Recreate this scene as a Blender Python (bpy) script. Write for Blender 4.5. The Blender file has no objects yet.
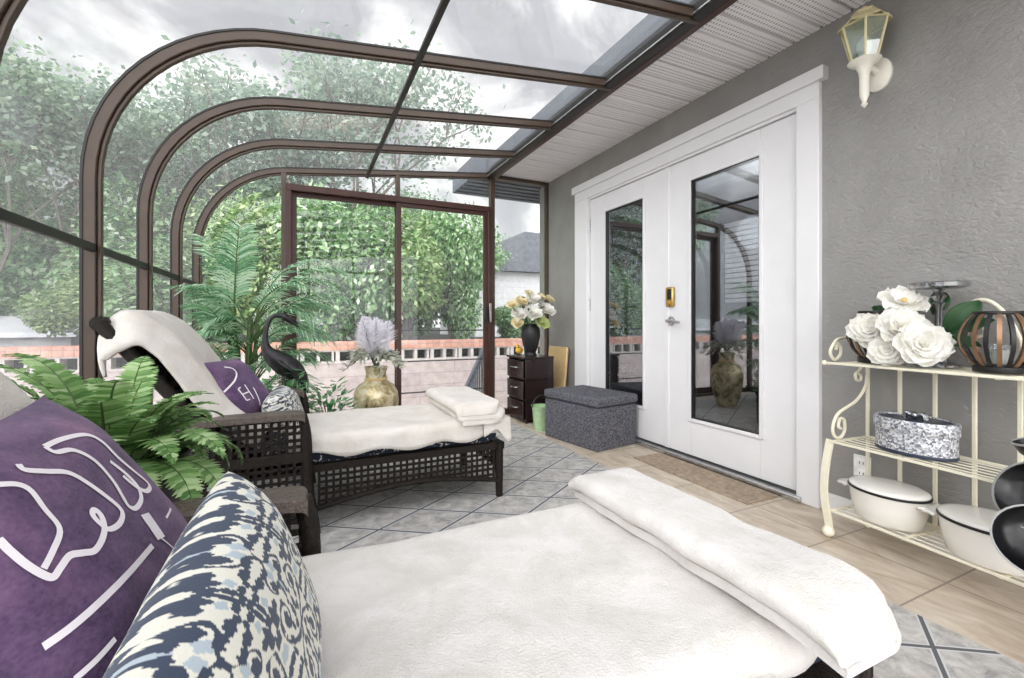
import bpy, bmesh, math, random
from mathutils import Vector, Matrix, noise
C = bpy.context.scene.collection
PI = math.pi
R = random.Random(7)

# ------------------------------------------------------------------ materials
def lin(r, g, b):
    f = lambda c: ((c/255+.055)/1.055)**2.4 if c/255 > .04045 else c/255/12.92
    return (f(r), f(g), f(b), 1)

class NT:
    def __init__(s, name):
        s.m = bpy.data.materials.new(name); s.m.use_nodes = True
        s.t = s.m.node_tree; s.t.nodes.clear()
        s.out = s.n('ShaderNodeOutputMaterial')
    def n(s, typ, **kw):
        nd = s.t.nodes.new(typ)
        for k, v in kw.items(): setattr(nd, k, v)
        return nd
    def l(s, a, b): s.t.links.new(a, b)
    def val(s, sock, v):
        if isinstance(v, bpy.types.NodeSocket): s.l(v, sock)
        else: sock.default_value = v
    def math(s, op, a, b=None, c=None):
        nd = s.n('ShaderNodeMath', operation=op)
        s.val(nd.inputs[0], a)
        if b is not None: s.val(nd.inputs[1], b)
        if c is not None: s.val(nd.inputs[2], c)
        return nd.outputs[0]
    def coord(s, kind='Object'): return s.n('ShaderNodeTexCoord').outputs[kind]
    def noise(s, vec, scale, detail=4, rough=.55, dist=0):
        nd = s.n('ShaderNodeTexNoise'); s.l(vec, nd.inputs['Vector'])
        nd.inputs['Scale'].default_value = scale; nd.inputs['Detail'].default_value = detail
        nd.inputs['Roughness'].default_value = rough; nd.inputs['Distortion'].default_value = dist
        return nd.outputs['Fac']
    def ramp(s, fac, stops):
        nd = s.n('ShaderNodeValToRGB'); s.l(fac, nd.inputs[0]); e = nd.color_ramp.elements
        while len(e) < len(stops): e.new(.5)
        for i, (p, c) in enumerate(stops): e[i].position = p; e[i].color = c
        return nd.outputs[0]
    def mix(s, fac, a, b, blend='MIX'):
        nd = s.n('ShaderNodeMix', data_type='RGBA', blend_type=blend)
        s.val(nd.inputs[0], fac); s.val(nd.inputs[6], a); s.val(nd.inputs[7], b)
        return nd.outputs[2]
    def bump(s, h, strength=.3, dist=.01):
        nd = s.n('ShaderNodeBump'); s.l(h, nd.inputs['Height'])
        nd.inputs['Strength'].default_value = strength; nd.inputs['Distance'].default_value = dist
        return nd.outputs[0]
    def pbr(s, col, rough=.5, metal=0, normal=None, spec=.5, sheen=0, trans=0, coat=0):
        b = s.n('ShaderNodeBsdfPrincipled')
        s.val(b.inputs['Base Color'], col); s.val(b.inputs['Roughness'], rough); s.val(b.inputs['Metallic'], metal)
        b.inputs['Specular IOR Level'].default_value = spec
        if sheen: b.inputs['Sheen Weight'].default_value = sheen
        if coat: b.inputs['Coat Weight'].default_value = coat
        if normal is not None: s.l(normal, b.inputs['Normal'])
        s.l(b.outputs[0], s.out.inputs[0]); return b

def plain(name, c, rough=.5, metal=0, var=.12, scale=25, bump=0, bscale=80, spec=.5, sheen=0, coat=0):
    t = NT(name); v = t.coord(); col = lin(*c)
    nz = t.noise(v, scale)
    lo = tuple(x*(1-var) for x in col[:3])+(1,); hi = tuple(min(1, x*(1+var)) for x in col[:3])+(1,)
    cc = t.ramp(nz, [(.3, lo), (.7, hi)])
    nm = t.bump(t.noise(v, bscale, 3), bump) if bump else None
    t.pbr(cc, rough, metal, nm, spec, sheen, coat=coat); return t.m

def leafmat(name, stops, transl=.35, rough=.5):
    t = NT(name); g = t.n('ShaderNodeNewGeometry')
    col = t.ramp(g.outputs['Random Per Island'], stops)
    d = t.n('ShaderNodeBsdfPrincipled'); t.l(col, d.inputs['Base Color']); d.inputs['Roughness'].default_value = rough
    d.inputs['Specular IOR Level'].default_value = .3
    tr = t.n('ShaderNodeBsdfTranslucent'); t.l(col, tr.inputs[0])
    mx = t.n('ShaderNodeMixShader'); mx.inputs[0].default_value = transl
    t.l(d.outputs[0], mx.inputs[1]); t.l(tr.outputs[0], mx.inputs[2]); t.l(mx.outputs[0], t.out.inputs[0])
    return t.m

def glassmat(name, tint, refl=.08, haze=.0, hazecol=(.75, .77, .8, 1), rough=.0, kf=1, cap=.6):
    t = NT(name)
    tr = t.n('ShaderNodeBsdfTransparent'); tr.inputs[0].default_value = tint
    gl = t.n('ShaderNodeBsdfGlossy'); gl.inputs['Roughness'].default_value = rough
    gl.inputs[0].default_value = (.95, .97, 1, 1)
    lw = t.n('ShaderNodeFresnel'); lw.inputs[0].default_value = 1.5
    f = t.math('MAXIMUM', t.math('MULTIPLY', lw.outputs[0], kf), refl)
    f = t.math('MINIMUM', f, max(cap, refl))
    mx = t.n('ShaderNodeMixShader'); t.l(f, mx.inputs[0]); t.l(tr.outputs[0], mx.inputs[1]); t.l(gl.outputs[0], mx.inputs[2])
    last = mx
    if haze:  # pale diffuse share painted into the glass as a hazy veil
        df = t.n('ShaderNodeBsdfDiffuse'); df.inputs[0].default_value = hazecol
        tl = t.n('ShaderNodeBsdfTranslucent'); tl.inputs[0].default_value = hazecol
        m1 = t.n('ShaderNodeMixShader'); m1.inputs[0].default_value = .5
        t.l(df.outputs[0], m1.inputs[1]); t.l(tl.outputs[0], m1.inputs[2])
        m2 = t.n('ShaderNodeMixShader'); m2.inputs[0].default_value = haze
        t.l(mx.outputs[0], m2.inputs[1]); t.l(m1.outputs[0], m2.inputs[2]); last = m2
    t.l(last.outputs[0], t.out.inputs[0]); return t.m

M = {}
def mk_materials():
    M['bronze'] = plain('bronze_aluminium', (72, 58, 47), .36, .15, .12, 14)
    M['bronze_dark'] = plain('dark_gasket', (30, 27, 25), .5)
    M['redbrown'] = plain('red_brown_frame', (62, 35, 27), .38, .05, .15, 14)
    M['white'] = plain('white_paint', (226, 225, 226), .38, 0, .02, 6)
    M['seam'] = plain('door_seam', (120, 120, 122), .5)
    M['steel'] = plain('brushed_steel', (190, 190, 190), .25, .9)
    M['silver'] = plain('silver_plate', (170, 172, 176), .18, .95, .1, 30)
    M['brass'] = plain('brass', (196, 164, 96), .28, .85)
    M['black'] = plain('black_gloss', (14, 14, 16), .22, 0, .1, 20, spec=.35)
    M['blackrim'] = plain('grey_rim', (150, 150, 148), .3)
    M['matblack'] = plain('matt_black', (24, 23, 23), .45)
    M['wicker'] = plain('wicker_resin', (30, 24, 20), .5, 0, .5, 60, .5, 160, spec=.25)
    M['wicker_light'] = plain('wicker_band', (88, 77, 70), .42, 0, .4, 70, .6, 170)
    M['cream'] = plain('cream_metal', (232, 226, 204), .4, 0, .05, 20)
    M['towel'] = towel_mat('white_towel', (223, 219, 216), (210, 206, 199))
    M['towel_cream'] = towel_mat('cream_towel', (221, 216, 209), (211, 205, 195))
    M['enamel'] = plain('white_enamel', (234, 231, 224), .18, 0, .02, 8, coat=.4)
    M['charcoal'] = fabric('charcoal_linen', (122, 122, 128), (48, 48, 54))
    M['plastic'] = plain('brown_plastic', (42, 30, 30), .22, 0, .15, 8)
    M['tan'] = plain('bamboo_board', (214, 184, 132), .5, 0, .08, 12)
    M['mint'] = plain('mint_enamel', (176, 206, 160), .35)
    M['crane'] = plain('dark_bronze_statue', (38, 36, 38), .35, .3, .35, 30)
    M['stem'] = plain('plant_stem', (74, 96, 52), .6)
    M['bark'] = plain('tree_bark', (120, 112, 104), .85, 0, .3, 12, .5, 30)
    M['pot'] = plain('dark_planter', (50, 44, 42), .5, 0, .2, 12)
    M['petal'] = petal_mat('white_petal', (250, 249, 246), (238, 236, 226))
    M['petal_cream'] = petal_mat('cream_petal', (244, 238, 212), (232, 218, 170))
    M['petal_green'] = petal_mat('lime_petal', (214, 222, 164), (190, 204, 130))
    M['blossom_core'] = plain('stamen', (216, 186, 116), .6)
    M['dleaf'] = leafmat('dark_leaf', [(0, lin(30, 58, 36)), (1, lin(62, 98, 60))], .15)
    M['sleaf'] = leafmat('silver_leaf', [(0, lin(170, 172, 156)), (1, lin(224, 226, 212))], .2)
    M['fern'] = leafmat('fern_leaf', [(0, lin(84, 128, 66)), (.5, lin(138, 178, 108)), (1, lin(196, 220, 166))], .3)
    M['palm'] = leafmat('palm_leaf', [(0, lin(84, 136, 98)), (.5, lin(140, 186, 142)), (1, lin(212, 232, 206))], .3)
    M['lowleaf'] = leafmat('groundcover_leaf', [(0, lin(66, 124, 78)), (1, lin(150, 200, 150))], .3)
    M['tree'] = leafmat('tree_leaf', [(0, lin(104, 138, 104)), (.55, lin(156, 186, 148)), (1, lin(214, 230, 202))], .45)
    M['tree2'] = leafmat('pale_tree_leaf', [(0, lin(120, 146, 128)), (.55, lin(164, 188, 164)), (1, lin(212, 226, 208))], .45)
    M['bush'] = leafmat('bush_leaf', [(0, lin(60, 98, 54)), (.4, lin(122, 164, 104)), (.8, lin(184, 214, 162)), (1, lin(240, 247, 230))], .4)  # near-white top stop paints highlights onto some leaves
    M['bush2'] = leafmat('yellow_bush_leaf', [(0, lin(74, 108, 58)), (.5, lin(146, 178, 112)), (1, lin(214, 228, 178))], .4)
    M['plume'] = plain('lavender_feather', (240, 237, 243), .8, 0, .12, 40)
    M['plume_core'] = plain('mauve_stalk', (128, 112, 140), .8)
    M['gold'] = gold_mat()
    M['copper'] = plain('copper_slat', (150, 116, 92), .3, .7)
    M['glass_end'] = glassmat('end_wall_glass', (.95, .97, .97, 1), .02, .03, kf=.5, cap=.06)
    M['glass_roof'] = glassmat('tinted_roof_glass', (.87, .88, .89, 1), .025, .085, kf=.4, cap=.07)
    M['glass_door'] = glassmat('door_glass', (.55, .57, .58, 1), .22, 0)
    M['glass_lamp'] = glassmat('lantern_glass', (.78, .86, .78, 1), .12, .25, (.72, .82, .74, 1))
    M['clear'] = glassmat('clear_glass', (.9, .92, .92, 1), .1, .03)
    M['bulb'] = plain('bulb_glass', (226, 230, 236), .2)
    M['soffit'] = soffit_mat()
    M['stucco'] = stucco_mat()
    M['tile'] = tile_mat()
    M['rug'] = rug_mat()
    M['mat'] = plain('doormat_fibre', (160, 142, 122), .9, 0, .3, 40, .6, 140)
    M['brick'] = brick_mat('orange_cap_brick', lin(206, 128, 98), lin(222, 156, 128), lin(150, 120, 108), .105, .5, off=0, mortar=.007)
    M['block'] = plain('white_block', (200, 192, 188), .85, 0, .12, 10, .2, 60)
    M['wallblock'] = brick_mat('mauve_block', lin(178, 160, 158), lin(194, 178, 174), lin(150, 132, 132), 1.2, .2, mortar=.006)
    M['soil'] = plain('dark_soil', (46, 44, 40), .95, 0, .3, 10)
    M['yard'] = plain('yard_paving', (206, 202, 196), .9, 0, .1, 3)
    M['siding'] = brick_mat('white_siding', lin(222, 222, 224), lin(228, 228, 230), lin(176, 178, 184), 60, .2, off=0)
    M['greyroof'] = plain('grey_roof', (196, 196, 200), .8, 0, .1, 3)
    M['shingle'] = plain('dark_shingle', (110, 112, 118), .9, 0, .2, 8)
    M['eave'] = plain('dark_eave', (86, 92, 100), .7, 0, .1, 6)
    M['rail'] = plain('blue_grey_rail', (88, 98, 110), .5)
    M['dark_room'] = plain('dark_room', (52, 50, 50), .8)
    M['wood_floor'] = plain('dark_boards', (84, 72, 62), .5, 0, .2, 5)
    M['purple'] = purple_mat()
    M['lettering'] = plain('white_print', (236, 230, 234), .85, 0, .03)
    M['damask'] = vcol_mat('damask_linen')
    M['navy'] = navy_mat()
    M['glitter'] = glitter_mat()
    M['navy_plain'] = plain('navy_lid', (44, 52, 70), .4)
    M['plate_white'] = plain('plate_white', (236, 236, 232), .3)
    M['lampwhite'] = plain('lamp_white', (236, 232, 220), .3, 0, .03)
    M['lampgold'] = plain('lamp_pale_brass', (214, 204, 160), .35, .3)
    M['yellow'] = plain('yellow_paint', (226, 178, 62), .4)

def towel_mat(name, a, b):
    t = NT(name); v = t.coord('Object')
    col = t.ramp(t.noise(v, 9, 5, .6, .6), [(.35, lin(*b)), (.6, lin(*a))])
    h = t.math('ADD', t.noise(v, 260, 2), t.math('MULTIPLY', t.noise(v, 14, 3), 2.5))
    t.pbr(col, .95, 0, t.bump(h, .5, .007), .1, .1); return t.m
def fabric(name, a, b):
    t = NT(name); v = t.coord()
    mp = t.n('ShaderNodeMapping'); t.l(v, mp.inputs[0]); mp.inputs['Scale'].default_value = (1, 1, 1.6)
    nz = t.noise(mp.outputs[0], 90, 3, .75)
    t.pbr(t.ramp(nz, [(.36, lin(*b)), (.64, lin(*a))]), .9, 0, t.bump(nz, .4, .004), .15); return t.m
def petal_mat(name, a, b):
    t = NT(name); v = t.coord(); col = t.ramp(t.noise(v, 18, 3), [(.3, lin(*b)), (.7, lin(*a))])
    d = t.n('ShaderNodeBsdfPrincipled'); t.l(col, d.inputs['Base Color']); d.inputs['Roughness'].default_value = .7
    tr = t.n('ShaderNodeBsdfTranslucent'); t.l(col, tr.inputs[0])
    mx = t.n('ShaderNodeMixShader'); mx.inputs[0].default_value = .25
    t.l(d.outputs[0], mx.inputs[1]); t.l(tr.outputs[0], mx.inputs[2]); t.l(mx.outputs[0], t.out.inputs[0]); return t.m
def gold_mat():
    t = NT('gilded_ceramic'); v = t.coord()
    col = t.ramp(t.noise(v, 9, 5, .6, 1.2), [(.35, lin(84, 80, 58)), (.48, lin(190, 172, 128)), (.62, lin(228, 218, 188)), (.75, lin(140, 128, 92))])
    t.pbr(col, .35, .3, t.bump(t.noise(v, 22), .3)); return t.m
def soffit_mat():
    t = NT('vented_soffit'); v = t.coord(); sp = t.n('ShaderNodeSeparateXYZ'); t.l(v, sp.inputs[0])
    fx = t.math('FRACT', t.math('MULTIPLY', sp.outputs[0], 52)); fy = t.math('FRACT', t.math('MULTIPLY', sp.outputs[1], 40))
    dx = t.math('SUBTRACT', fx, .5); dy = t.math('SUBTRACT', fy, .5)
    r = t.math('SQRT', t.math('ADD', t.math('MULTIPLY', dx, dx), t.math('MULTIPLY', dy, dy)))
    hole = t.math('LESS_THAN', r, .24)
    band = t.math('GREATER_THAN', t.math('FRACT', t.math('MULTIPLY', t.math('ADD', sp.outputs[1], 1.55), 7.142857)), .18)
    t.pbr(t.mix(t.math('MULTIPLY', hole, band), lin(240, 238, 240), lin(150, 148, 150)), .45); return t.m
def stucco_mat():
    t = NT('charcoal_stucco'); v = t.coord()
    mp = t.n('ShaderNodeMapping'); t.l(v, mp.inputs[0]); mp.inputs['Scale'].default_value = (1, .6, 1)
    h1 = t.noise(mp.outputs[0], 62, 4, .6, .3); h2 = t.noise(mp.outputs[0], 170, 3)
    h = t.math('ADD', t.math('MULTIPLY', t.math('SMOOTH_MIN', h1, .56, .08), 1.6), t.math('MULTIPLY', h2, .35))
    col = t.ramp(t.noise(v, 5, 4), [(.3, lin(132, 130, 127)), (.7, lin(144, 142, 139))])
    t.pbr(col, .33, 0, t.bump(h, .42, .012), .9); return t.m
def grid_line(t, x, period, off, w):
    f = t.math('FRACT', t.math('DIVIDE', t.math('ADD', x, 1000*period-off), period))
    d = t.math('MULTIPLY', t.math('MINIMUM', f, t.math('SUBTRACT', 1, f)), period)
    return t.math('LESS_THAN', d, w), d
def tile_mat():
    t = NT('beige_floor_tile'); v = t.coord(); sp = t.n('ShaderNodeSeparateXYZ'); t.l(v, sp.inputs[0])
    a, _ = grid_line(t, sp.outputs[0], .37, 2.085, .0035); b, _ = grid_line(t, sp.outputs[1], .37, .80, .0035)
    g = t.math('MAXIMUM', a, b)
    mp = t.n('ShaderNodeMapping'); t.l(v, mp.inputs[0]); mp.inputs['Scale'].default_value = (3, 1, 1)
    col = t.ramp(t.noise(mp.outputs[0], 5, 6, .6, .8), [(.3, lin(170, 152, 132)), (.5, lin(194, 180, 162)), (.7, lin(212, 200, 184))])
    nm = t.bump(t.math('SUBTRACT', 1, g), .4, .004)
    t.pbr(t.mix(g, col, lin(146, 134, 120)), .42, 0, nm, .4); return t.m
def rug_mat():
    t = NT('lattice_rug'); v = t.coord(); sp = t.n('ShaderNodeSeparateXYZ'); t.l(v, sp.inputs[0])
    sx = t.math('MULTIPLY', sp.outputs[0], .645)
    u1 = t.math('SUBTRACT', sp.outputs[1], sx); u2 = t.math('ADD', sp.outputs[1], sx)
    l1, d1 = grid_line(t, u1, .283, 1.868, .007); l2, d2 = grid_line(t, u2, .283, 2.27, .007)
    ln = t.math('MAXIMUM', l1, l2)
    e = t.math('LESS_THAN', t.math('MINIMUM', d1, d2), .013)
    base = t.ramp(t.noise(v, 16, 6, .7, .5), [(.28, lin(128, 126, 125)), (.5, lin(178, 175, 171)), (.72, lin(210, 206, 201))])
    col = t.mix(ln, t.mix(e, base, lin(196, 197, 198)), lin(96, 96, 98))
    t.pbr(col, .75, 0, t.bump(t.noise(v, 220, 2), .25, .003), .25); return t.m
def brick_mat(name, a, b, mortar_c, w, h, mortar=.004, off=.5):
    t = NT(name); v = t.coord(); sp = t.n('ShaderNodeSeparateXYZ'); t.l(v, sp.inputs[0])
    cb = t.n('ShaderNodeCombineXYZ'); t.l(t.math('ADD', sp.outputs[0], sp.outputs[1]), cb.inputs[0]); t.l(sp.outputs[2], cb.inputs[1])
    br = t.n('ShaderNodeTexBrick'); t.l(cb.outputs[0], br.inputs['Vector'])
    br.offset = off; br.inputs['Scale'].default_value = 1
    br.inputs['Color1'].default_value = a; br.inputs['Color2'].default_value = b; br.inputs['Mortar'].default_value = mortar_c
    br.inputs['Mortar Size'].default_value = mortar; br.inputs['Brick Width'].default_value = w; br.inputs['Row Height'].default_value = h
    c2 = t.mix(.25, br.outputs['Color'], t.ramp(t.noise(v, 8, 5), [(.3, lin(140, 132, 130)), (.7, lin(240, 232, 228))]))
    t.pbr(c2, .85, 0, t.bump(t.noise(v, 40), .3)); return t.m
def purple_mat():
    t = NT('purple_velour'); v = t.coord()
    col = t.ramp(t.noise(v, 7, 6, .65, .8), [(.3, lin(50, 34, 58)), (.46, lin(88, 66, 96)), (.6, lin(116, 88, 118)), (.78, lin(156, 112, 132))])
    n = t.noise(v, 180, 2)
    t.pbr(t.mix(.2, col, t.ramp(n, [(.3, lin(70, 56, 92)), (.7, lin(140, 118, 152))])), .85, 0, t.bump(n, .2, .003), .15, .1); return t.m
def vcol_mat(name):
    t = NT(name); a = t.n('ShaderNodeVertexColor', layer_name='print'); v = t.coord()
    n = t.noise(v, 300, 2)
    t.pbr(a.outputs[0], .85, 0, t.bump(n, .2, .003), .2, .15); return t.m
def navy_mat():
    t = NT('navy_floral_canvas'); v = t.coord()
    mp = t.n('ShaderNodeMapping'); t.l(v, mp.inputs[0]); mp.inputs['Scale'].default_value = (1, 1, 1.5)
    nz = t.noise(mp.outputs[0], 24, 2, .4, 2.2)
    t.pbr(t.ramp(nz, [(.6, lin(30, 38, 54)), (.625, lin(206, 204, 198))]), .85); return t.m
def glitter_mat():
    t = NT('silver_sequin'); v = t.coord()
    vo = t.n('ShaderNodeTexVoronoi'); t.l(v, vo.inputs['Vector']); vo.inputs['Scale'].default_value = 150
    sp = t.n('ShaderNodeSeparateColor'); t.l(vo.outputs['Color'], sp.inputs[0])
    col = t.ramp(sp.outputs[0], [(.1, lin(110, 114, 124)), (.5, lin(178, 180, 186)), (.9, lin(236, 236, 238))])
    t.pbr(col, .4, .3, t.bump(vo.outputs['Distance'], .3, .004)); return t.m
mk_materials()

# ------------------------------------------------------------------ mesh builder
class MB:
    def __init__(s): s.v = []; s.f = []
    def add(s, vs, fs):
        o = len(s.v); s.v += [tuple(p) for p in vs]; s.f += [tuple(i+o for i in f) for f in fs]; return s
    def box(s, x0, x1, y0, y1, z0, z1, mat=None):
        vs = [Vector(p) for p in ((x0,y0,z0),(x1,y0,z0),(x1,y1,z0),(x0,y1,z0),(x0,y0,z1),(x1,y0,z1),(x1,y1,z1),(x0,y1,z1))]
        if mat: vs = [mat @ p for p in vs]
        return s.add(vs, [(3,2,1,0),(4,5,6,7),(0,1,5,4),(1,2,6,5),(2,3,7,6),(3,0,4,7)])
    def bar(s, a, b, w, h, up=(0,0,1)):
        a = Vector(a); b = Vector(b); d = (b-a).normalized(); u = Vector(up)
        r = d.cross(u)
        if r.length < 1e-5: r = d.cross(Vector((1,0,0)))
        r.normalize(); u = r.cross(d)
        vs = []
        for p in (a, b):
            for sx, sy in ((-1,-1),(1,-1),(1,1),(-1,1)): vs.append(p + r*w/2*sx + u*h/2*sy)
        return s.add(vs, [(3,2,1,0),(4,5,6,7),(0,1,5,4),(1,2,6,5),(2,3,7,6),(3,0,4,7)])
    def tube(s, pts, r, n=8, closed=False, flat=1.0, up=(0,0,1)):
        pts = [Vector(p) for p in pts]; N = len(pts)
        rs = r if isinstance(r, (list, tuple)) else [r]*N
        rings = []; prev = None
        for i, p in enumerate(pts):
            if closed: d = pts[(i+1) % N]-pts[i-1]
            else: d = pts[min(i+1, N-1)]-pts[max(i-1, 0)]
            d.normalize()
            if prev is None:
                a = Vector(up); a = a - d*a.dot(d)
                if a.length < 1e-3: a = Vector((1, .2, 0)); a = a - d*a.dot(d)
            else:
                a = prev - d*prev.dot(d)
                if a.length < 1e-4: a = d.orthogonal()
            a.normalize(); prev = a; b = d.cross(a)
            rings.append([p + (a*math.cos(2*PI*k/n)*flat + b*math.sin(2*PI*k/n))*rs[i] for k in range(n)])
        vs = [q for rg in rings for q in rg]; fs = []
        for i in range(N if closed else N-1):
            j = (i+1) % N
            for k in range(n): fs.append((i*n+k, i*n+(k+1) % n, j*n+(k+1) % n, j*n+k))
        if not closed: fs += [tuple(range(n-1, -1, -1)), tuple((N-1)*n+k for k in range(n))]
        return s.add(vs, fs)
    def lathe(s, prof, n=24, c=(0,0,0), sx=1, sy=1, mat=None):
        vs = []
        for r, z in prof:
            for k in range(n):
                p = Vector((c[0]+r*math.cos(2*PI*k/n)*sx, c[1]+r*math.sin(2*PI*k/n)*sy, c[2]+z))
                vs.append(mat @ p if mat else p)
        fs = []
        for i in range(len(prof)-1):
            for k in range(n): fs.append((i*n+k, i*n+(k+1) % n, (i+1)*n+(k+1) % n, (i+1)*n+k))
        if prof[0][0] > 1e-6:                 # a ring: close the section
            for k in range(n): fs.append(((len(prof)-1)*n+k, (len(prof)-1)*n+(k+1) % n, (k+1) % n, k))
        return s.add(vs, fs)
    def grid(s, fn, nu, nv):
        vs = [fn(i/nu, j/nv) for i in range(nu+1) for j in range(nv+1)]
        fs = [(i*(nv+1)+j, (i+1)*(nv+1)+j, (i+1)*(nv+1)+j+1, i*(nv+1)+j+1) for i in range(nu) for j in range(nv)]
        return s.add(vs, fs)
    def sphere(s, c, r, n=12, m=8, sc=(1,1,1)):
        return s.add(*sph(c, r, n, m, sc))
    def prism(s, poly, axis, a, b):
        """poly of 2-D points; axis 'y' extrudes (x,z) polygons along y, 'x' extrudes (y,z) along x, 'z' extrudes (x,y)"""
        def P(p, t): return {'y': (p[0], t, p[1]), 'x': (t, p[0], p[1]), 'z': (p[0], p[1], t)}[axis]
        n = len(poly); vs = [P(p, a) for p in poly]+[P(p, b) for p in poly]
        fs = [(i, (i+1) % n, n+(i+1) % n, n+i) for i in range(n)]+[tuple(range(n-1, -1, -1)), tuple(range(n, 2*n))]
        return s.add(vs, fs)
    def rhomb(s, p, d, nrm, L, W):
        d = Vector(d); sd = d.cross(Vector(nrm))
        if sd.length < 1e-4: sd = d.orthogonal()
        sd.normalize(); p = Vector(p)
        return s.add([p, p+d*L*.45+sd*W, p+d*L, p+d*L*.45-sd*W], [(0, 1, 2, 3)])
    def build(s, name, mat, parent=None, smooth=True, bevel=0, solid=0, sub=0, merge=False, angle=40, recalc=True):
        me = bpy.data.meshes.new(name); me.from_pydata(s.v, [], s.f)
        if merge or recalc:
            bm = bmesh.new(); bm.from_mesh(me)
            if merge: bmesh.ops.remove_doubles(bm, verts=bm.verts, dist=1e-5)
            if recalc: bmesh.ops.recalc_face_normals(bm, faces=bm.faces)
            bm.to_mesh(me); bm.free()
        if smooth:
            me.polygons.foreach_set('use_smooth', [True]*len(me.polygons)); me.set_sharp_from_angle(angle=math.radians(angle))
        me.update()
        if mat: me.materials.append(M[mat] if isinstance(mat, str) else mat)
        o = bpy.data.objects.new(name, me); C.objects.link(o)
        if parent: o.parent = parent
        if solid:
            md = o.modifiers.new('thick', 'SOLIDIFY'); md.thickness = solid; md.offset = 0
        if bevel:
            md = o.modifiers.new('bevel', 'BEVEL'); md.width = bevel; md.segments = 2; md.limit_method = 'ANGLE'; md.harden_normals = False
        if sub:
            md = o.modifiers.new('sub', 'SUBSURF'); md.levels = sub; md.render_levels = sub
        return o
def sph(c, r, n, m, sc):
    vs = [(c[0], c[1], c[2]-r*sc[2])]; fs = []
    for i in range(1, m):
        a = -PI/2+PI*i/m
        for k in range(n):
            vs.append((c[0]+r*math.cos(a)*math.cos(2*PI*k/n)*sc[0], c[1]+r*math.cos(a)*math.sin(2*PI*k/n)*sc[1], c[2]+r*math.sin(a)*sc[2]))
    vs.append((c[0], c[1], c[2]+r*sc[2])); T = len(vs)-1
    for k in range(n): fs.append((0, 1+(k+1) % n, 1+k)); fs.append((T, T-n+k, T-n+(k+1) % n))
    for i in range(m-2):
        for k in range(n): fs.append((1+i*n+k, 1+i*n+(k+1) % n, 1+(i+1)*n+(k+1) % n, 1+(i+1)*n+k))
    return vs, fs

def tag(o, label=None, cat=None, group=None, kind=None):
    if label: o['label'] = label
    if cat: o['category'] = cat
    if group: o['group'] = group
    if kind: o['kind'] = kind
    return o
def empty(name, loc=(0,0,0), rz=0, sc=1):
    o = bpy.data.objects.new(name, None); C.objects.link(o); o.location = loc; o.rotation_euler = (0,0,rz); o.scale = (sc,)*3
    o.empty_display_size = .05; return o
def struct(o, label=None, cat=None): return tag(o, label, cat, kind='structure')
def copy_tree(o, parent=None):
    c = o.copy(); C.objects.link(c)
    if parent: c.parent = parent
    for ch in [x for x in bpy.data.objects if x.parent == o]: copy_tree(ch, c)
    return c
def fbm(x, y, z, s=1): return noise.noise((x*s, y*s, z*s))
def spline(pts, n=6):
    """Catmull-Rom through the points"""
    P = [Vector(p) for p in pts]; out = []
    for i in range(len(P)-1):
        p0 = P[max(i-1, 0)]; p1 = P[i]; p2 = P[i+1]; p3 = P[min(i+2, len(P)-1)]
        for k in range(n):
            t = k/n
            out.append(.5*((2*p1)+(p2-p0)*t+(2*p0-5*p1+4*p2-p3)*t*t+(3*p1-p0-3*p2+p3)*t**3))
    out.append(P[-1]); return out

# ------------------------------------------------------------------ camera, sky, sun
H = .93; W = 2.36; YE = 4.20; YB = -1.55; XL = -.80
cam = bpy.data.cameras.new('camera'); co = bpy.data.objects.new('camera', cam); C.objects.link(co)
co.location = (0, 0, H); co.rotation_euler = (PI/2, 0, -math.atan(210/450))
cam.sensor_width = 36; cam.lens = 450/1024*36; cam.shift_y = -16.5/1024; cam.clip_start = .02; cam.clip_end = 300
bpy.context.scene.camera = co

w = bpy.data.worlds.new('sky'); bpy.context.scene.world = w; w.use_nodes = True
nt = w.node_tree; nt.nodes.clear()
def wn(t): return nt.nodes.new(t)
out = wn('ShaderNodeOutputWorld'); bg = wn('ShaderNodeBackground'); tc = wn('ShaderNodeTexCoord')
mp = wn('ShaderNodeMapping'); mp.inputs['Scale'].default_value = (1.9, 1.9, 2.6); mp.inputs['Location'].default_value = (.35, .2, .0)
n1 = wn('ShaderNodeTexNoise'); n1.inputs['Scale'].default_value = 1.7; n1.inputs['Detail'].default_value = 9; n1.inputs['Roughness'].default_value = .56; n1.inputs['Distortion'].default_value = .5
rp = wn('ShaderNodeValToRGB'); e = rp.color_ramp.elements
e[0].position = .42; e[0].color = (.76, .75, .785, 1); e[1].position = .61; e[1].color = (1.8, 1.76, 1.72, 1)
k = e.new(.5); k.color = (.86, .85, .88, 1); k = e.new(.55); k.color = (1.2, 1.19, 1.18, 1)
nt.links.new(tc.outputs['Generated'], mp.inputs[0]); nt.links.new(mp.outputs[0], n1.inputs['Vector']); nt.links.new(n1.outputs['Fac'], rp.inputs[0])
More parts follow.
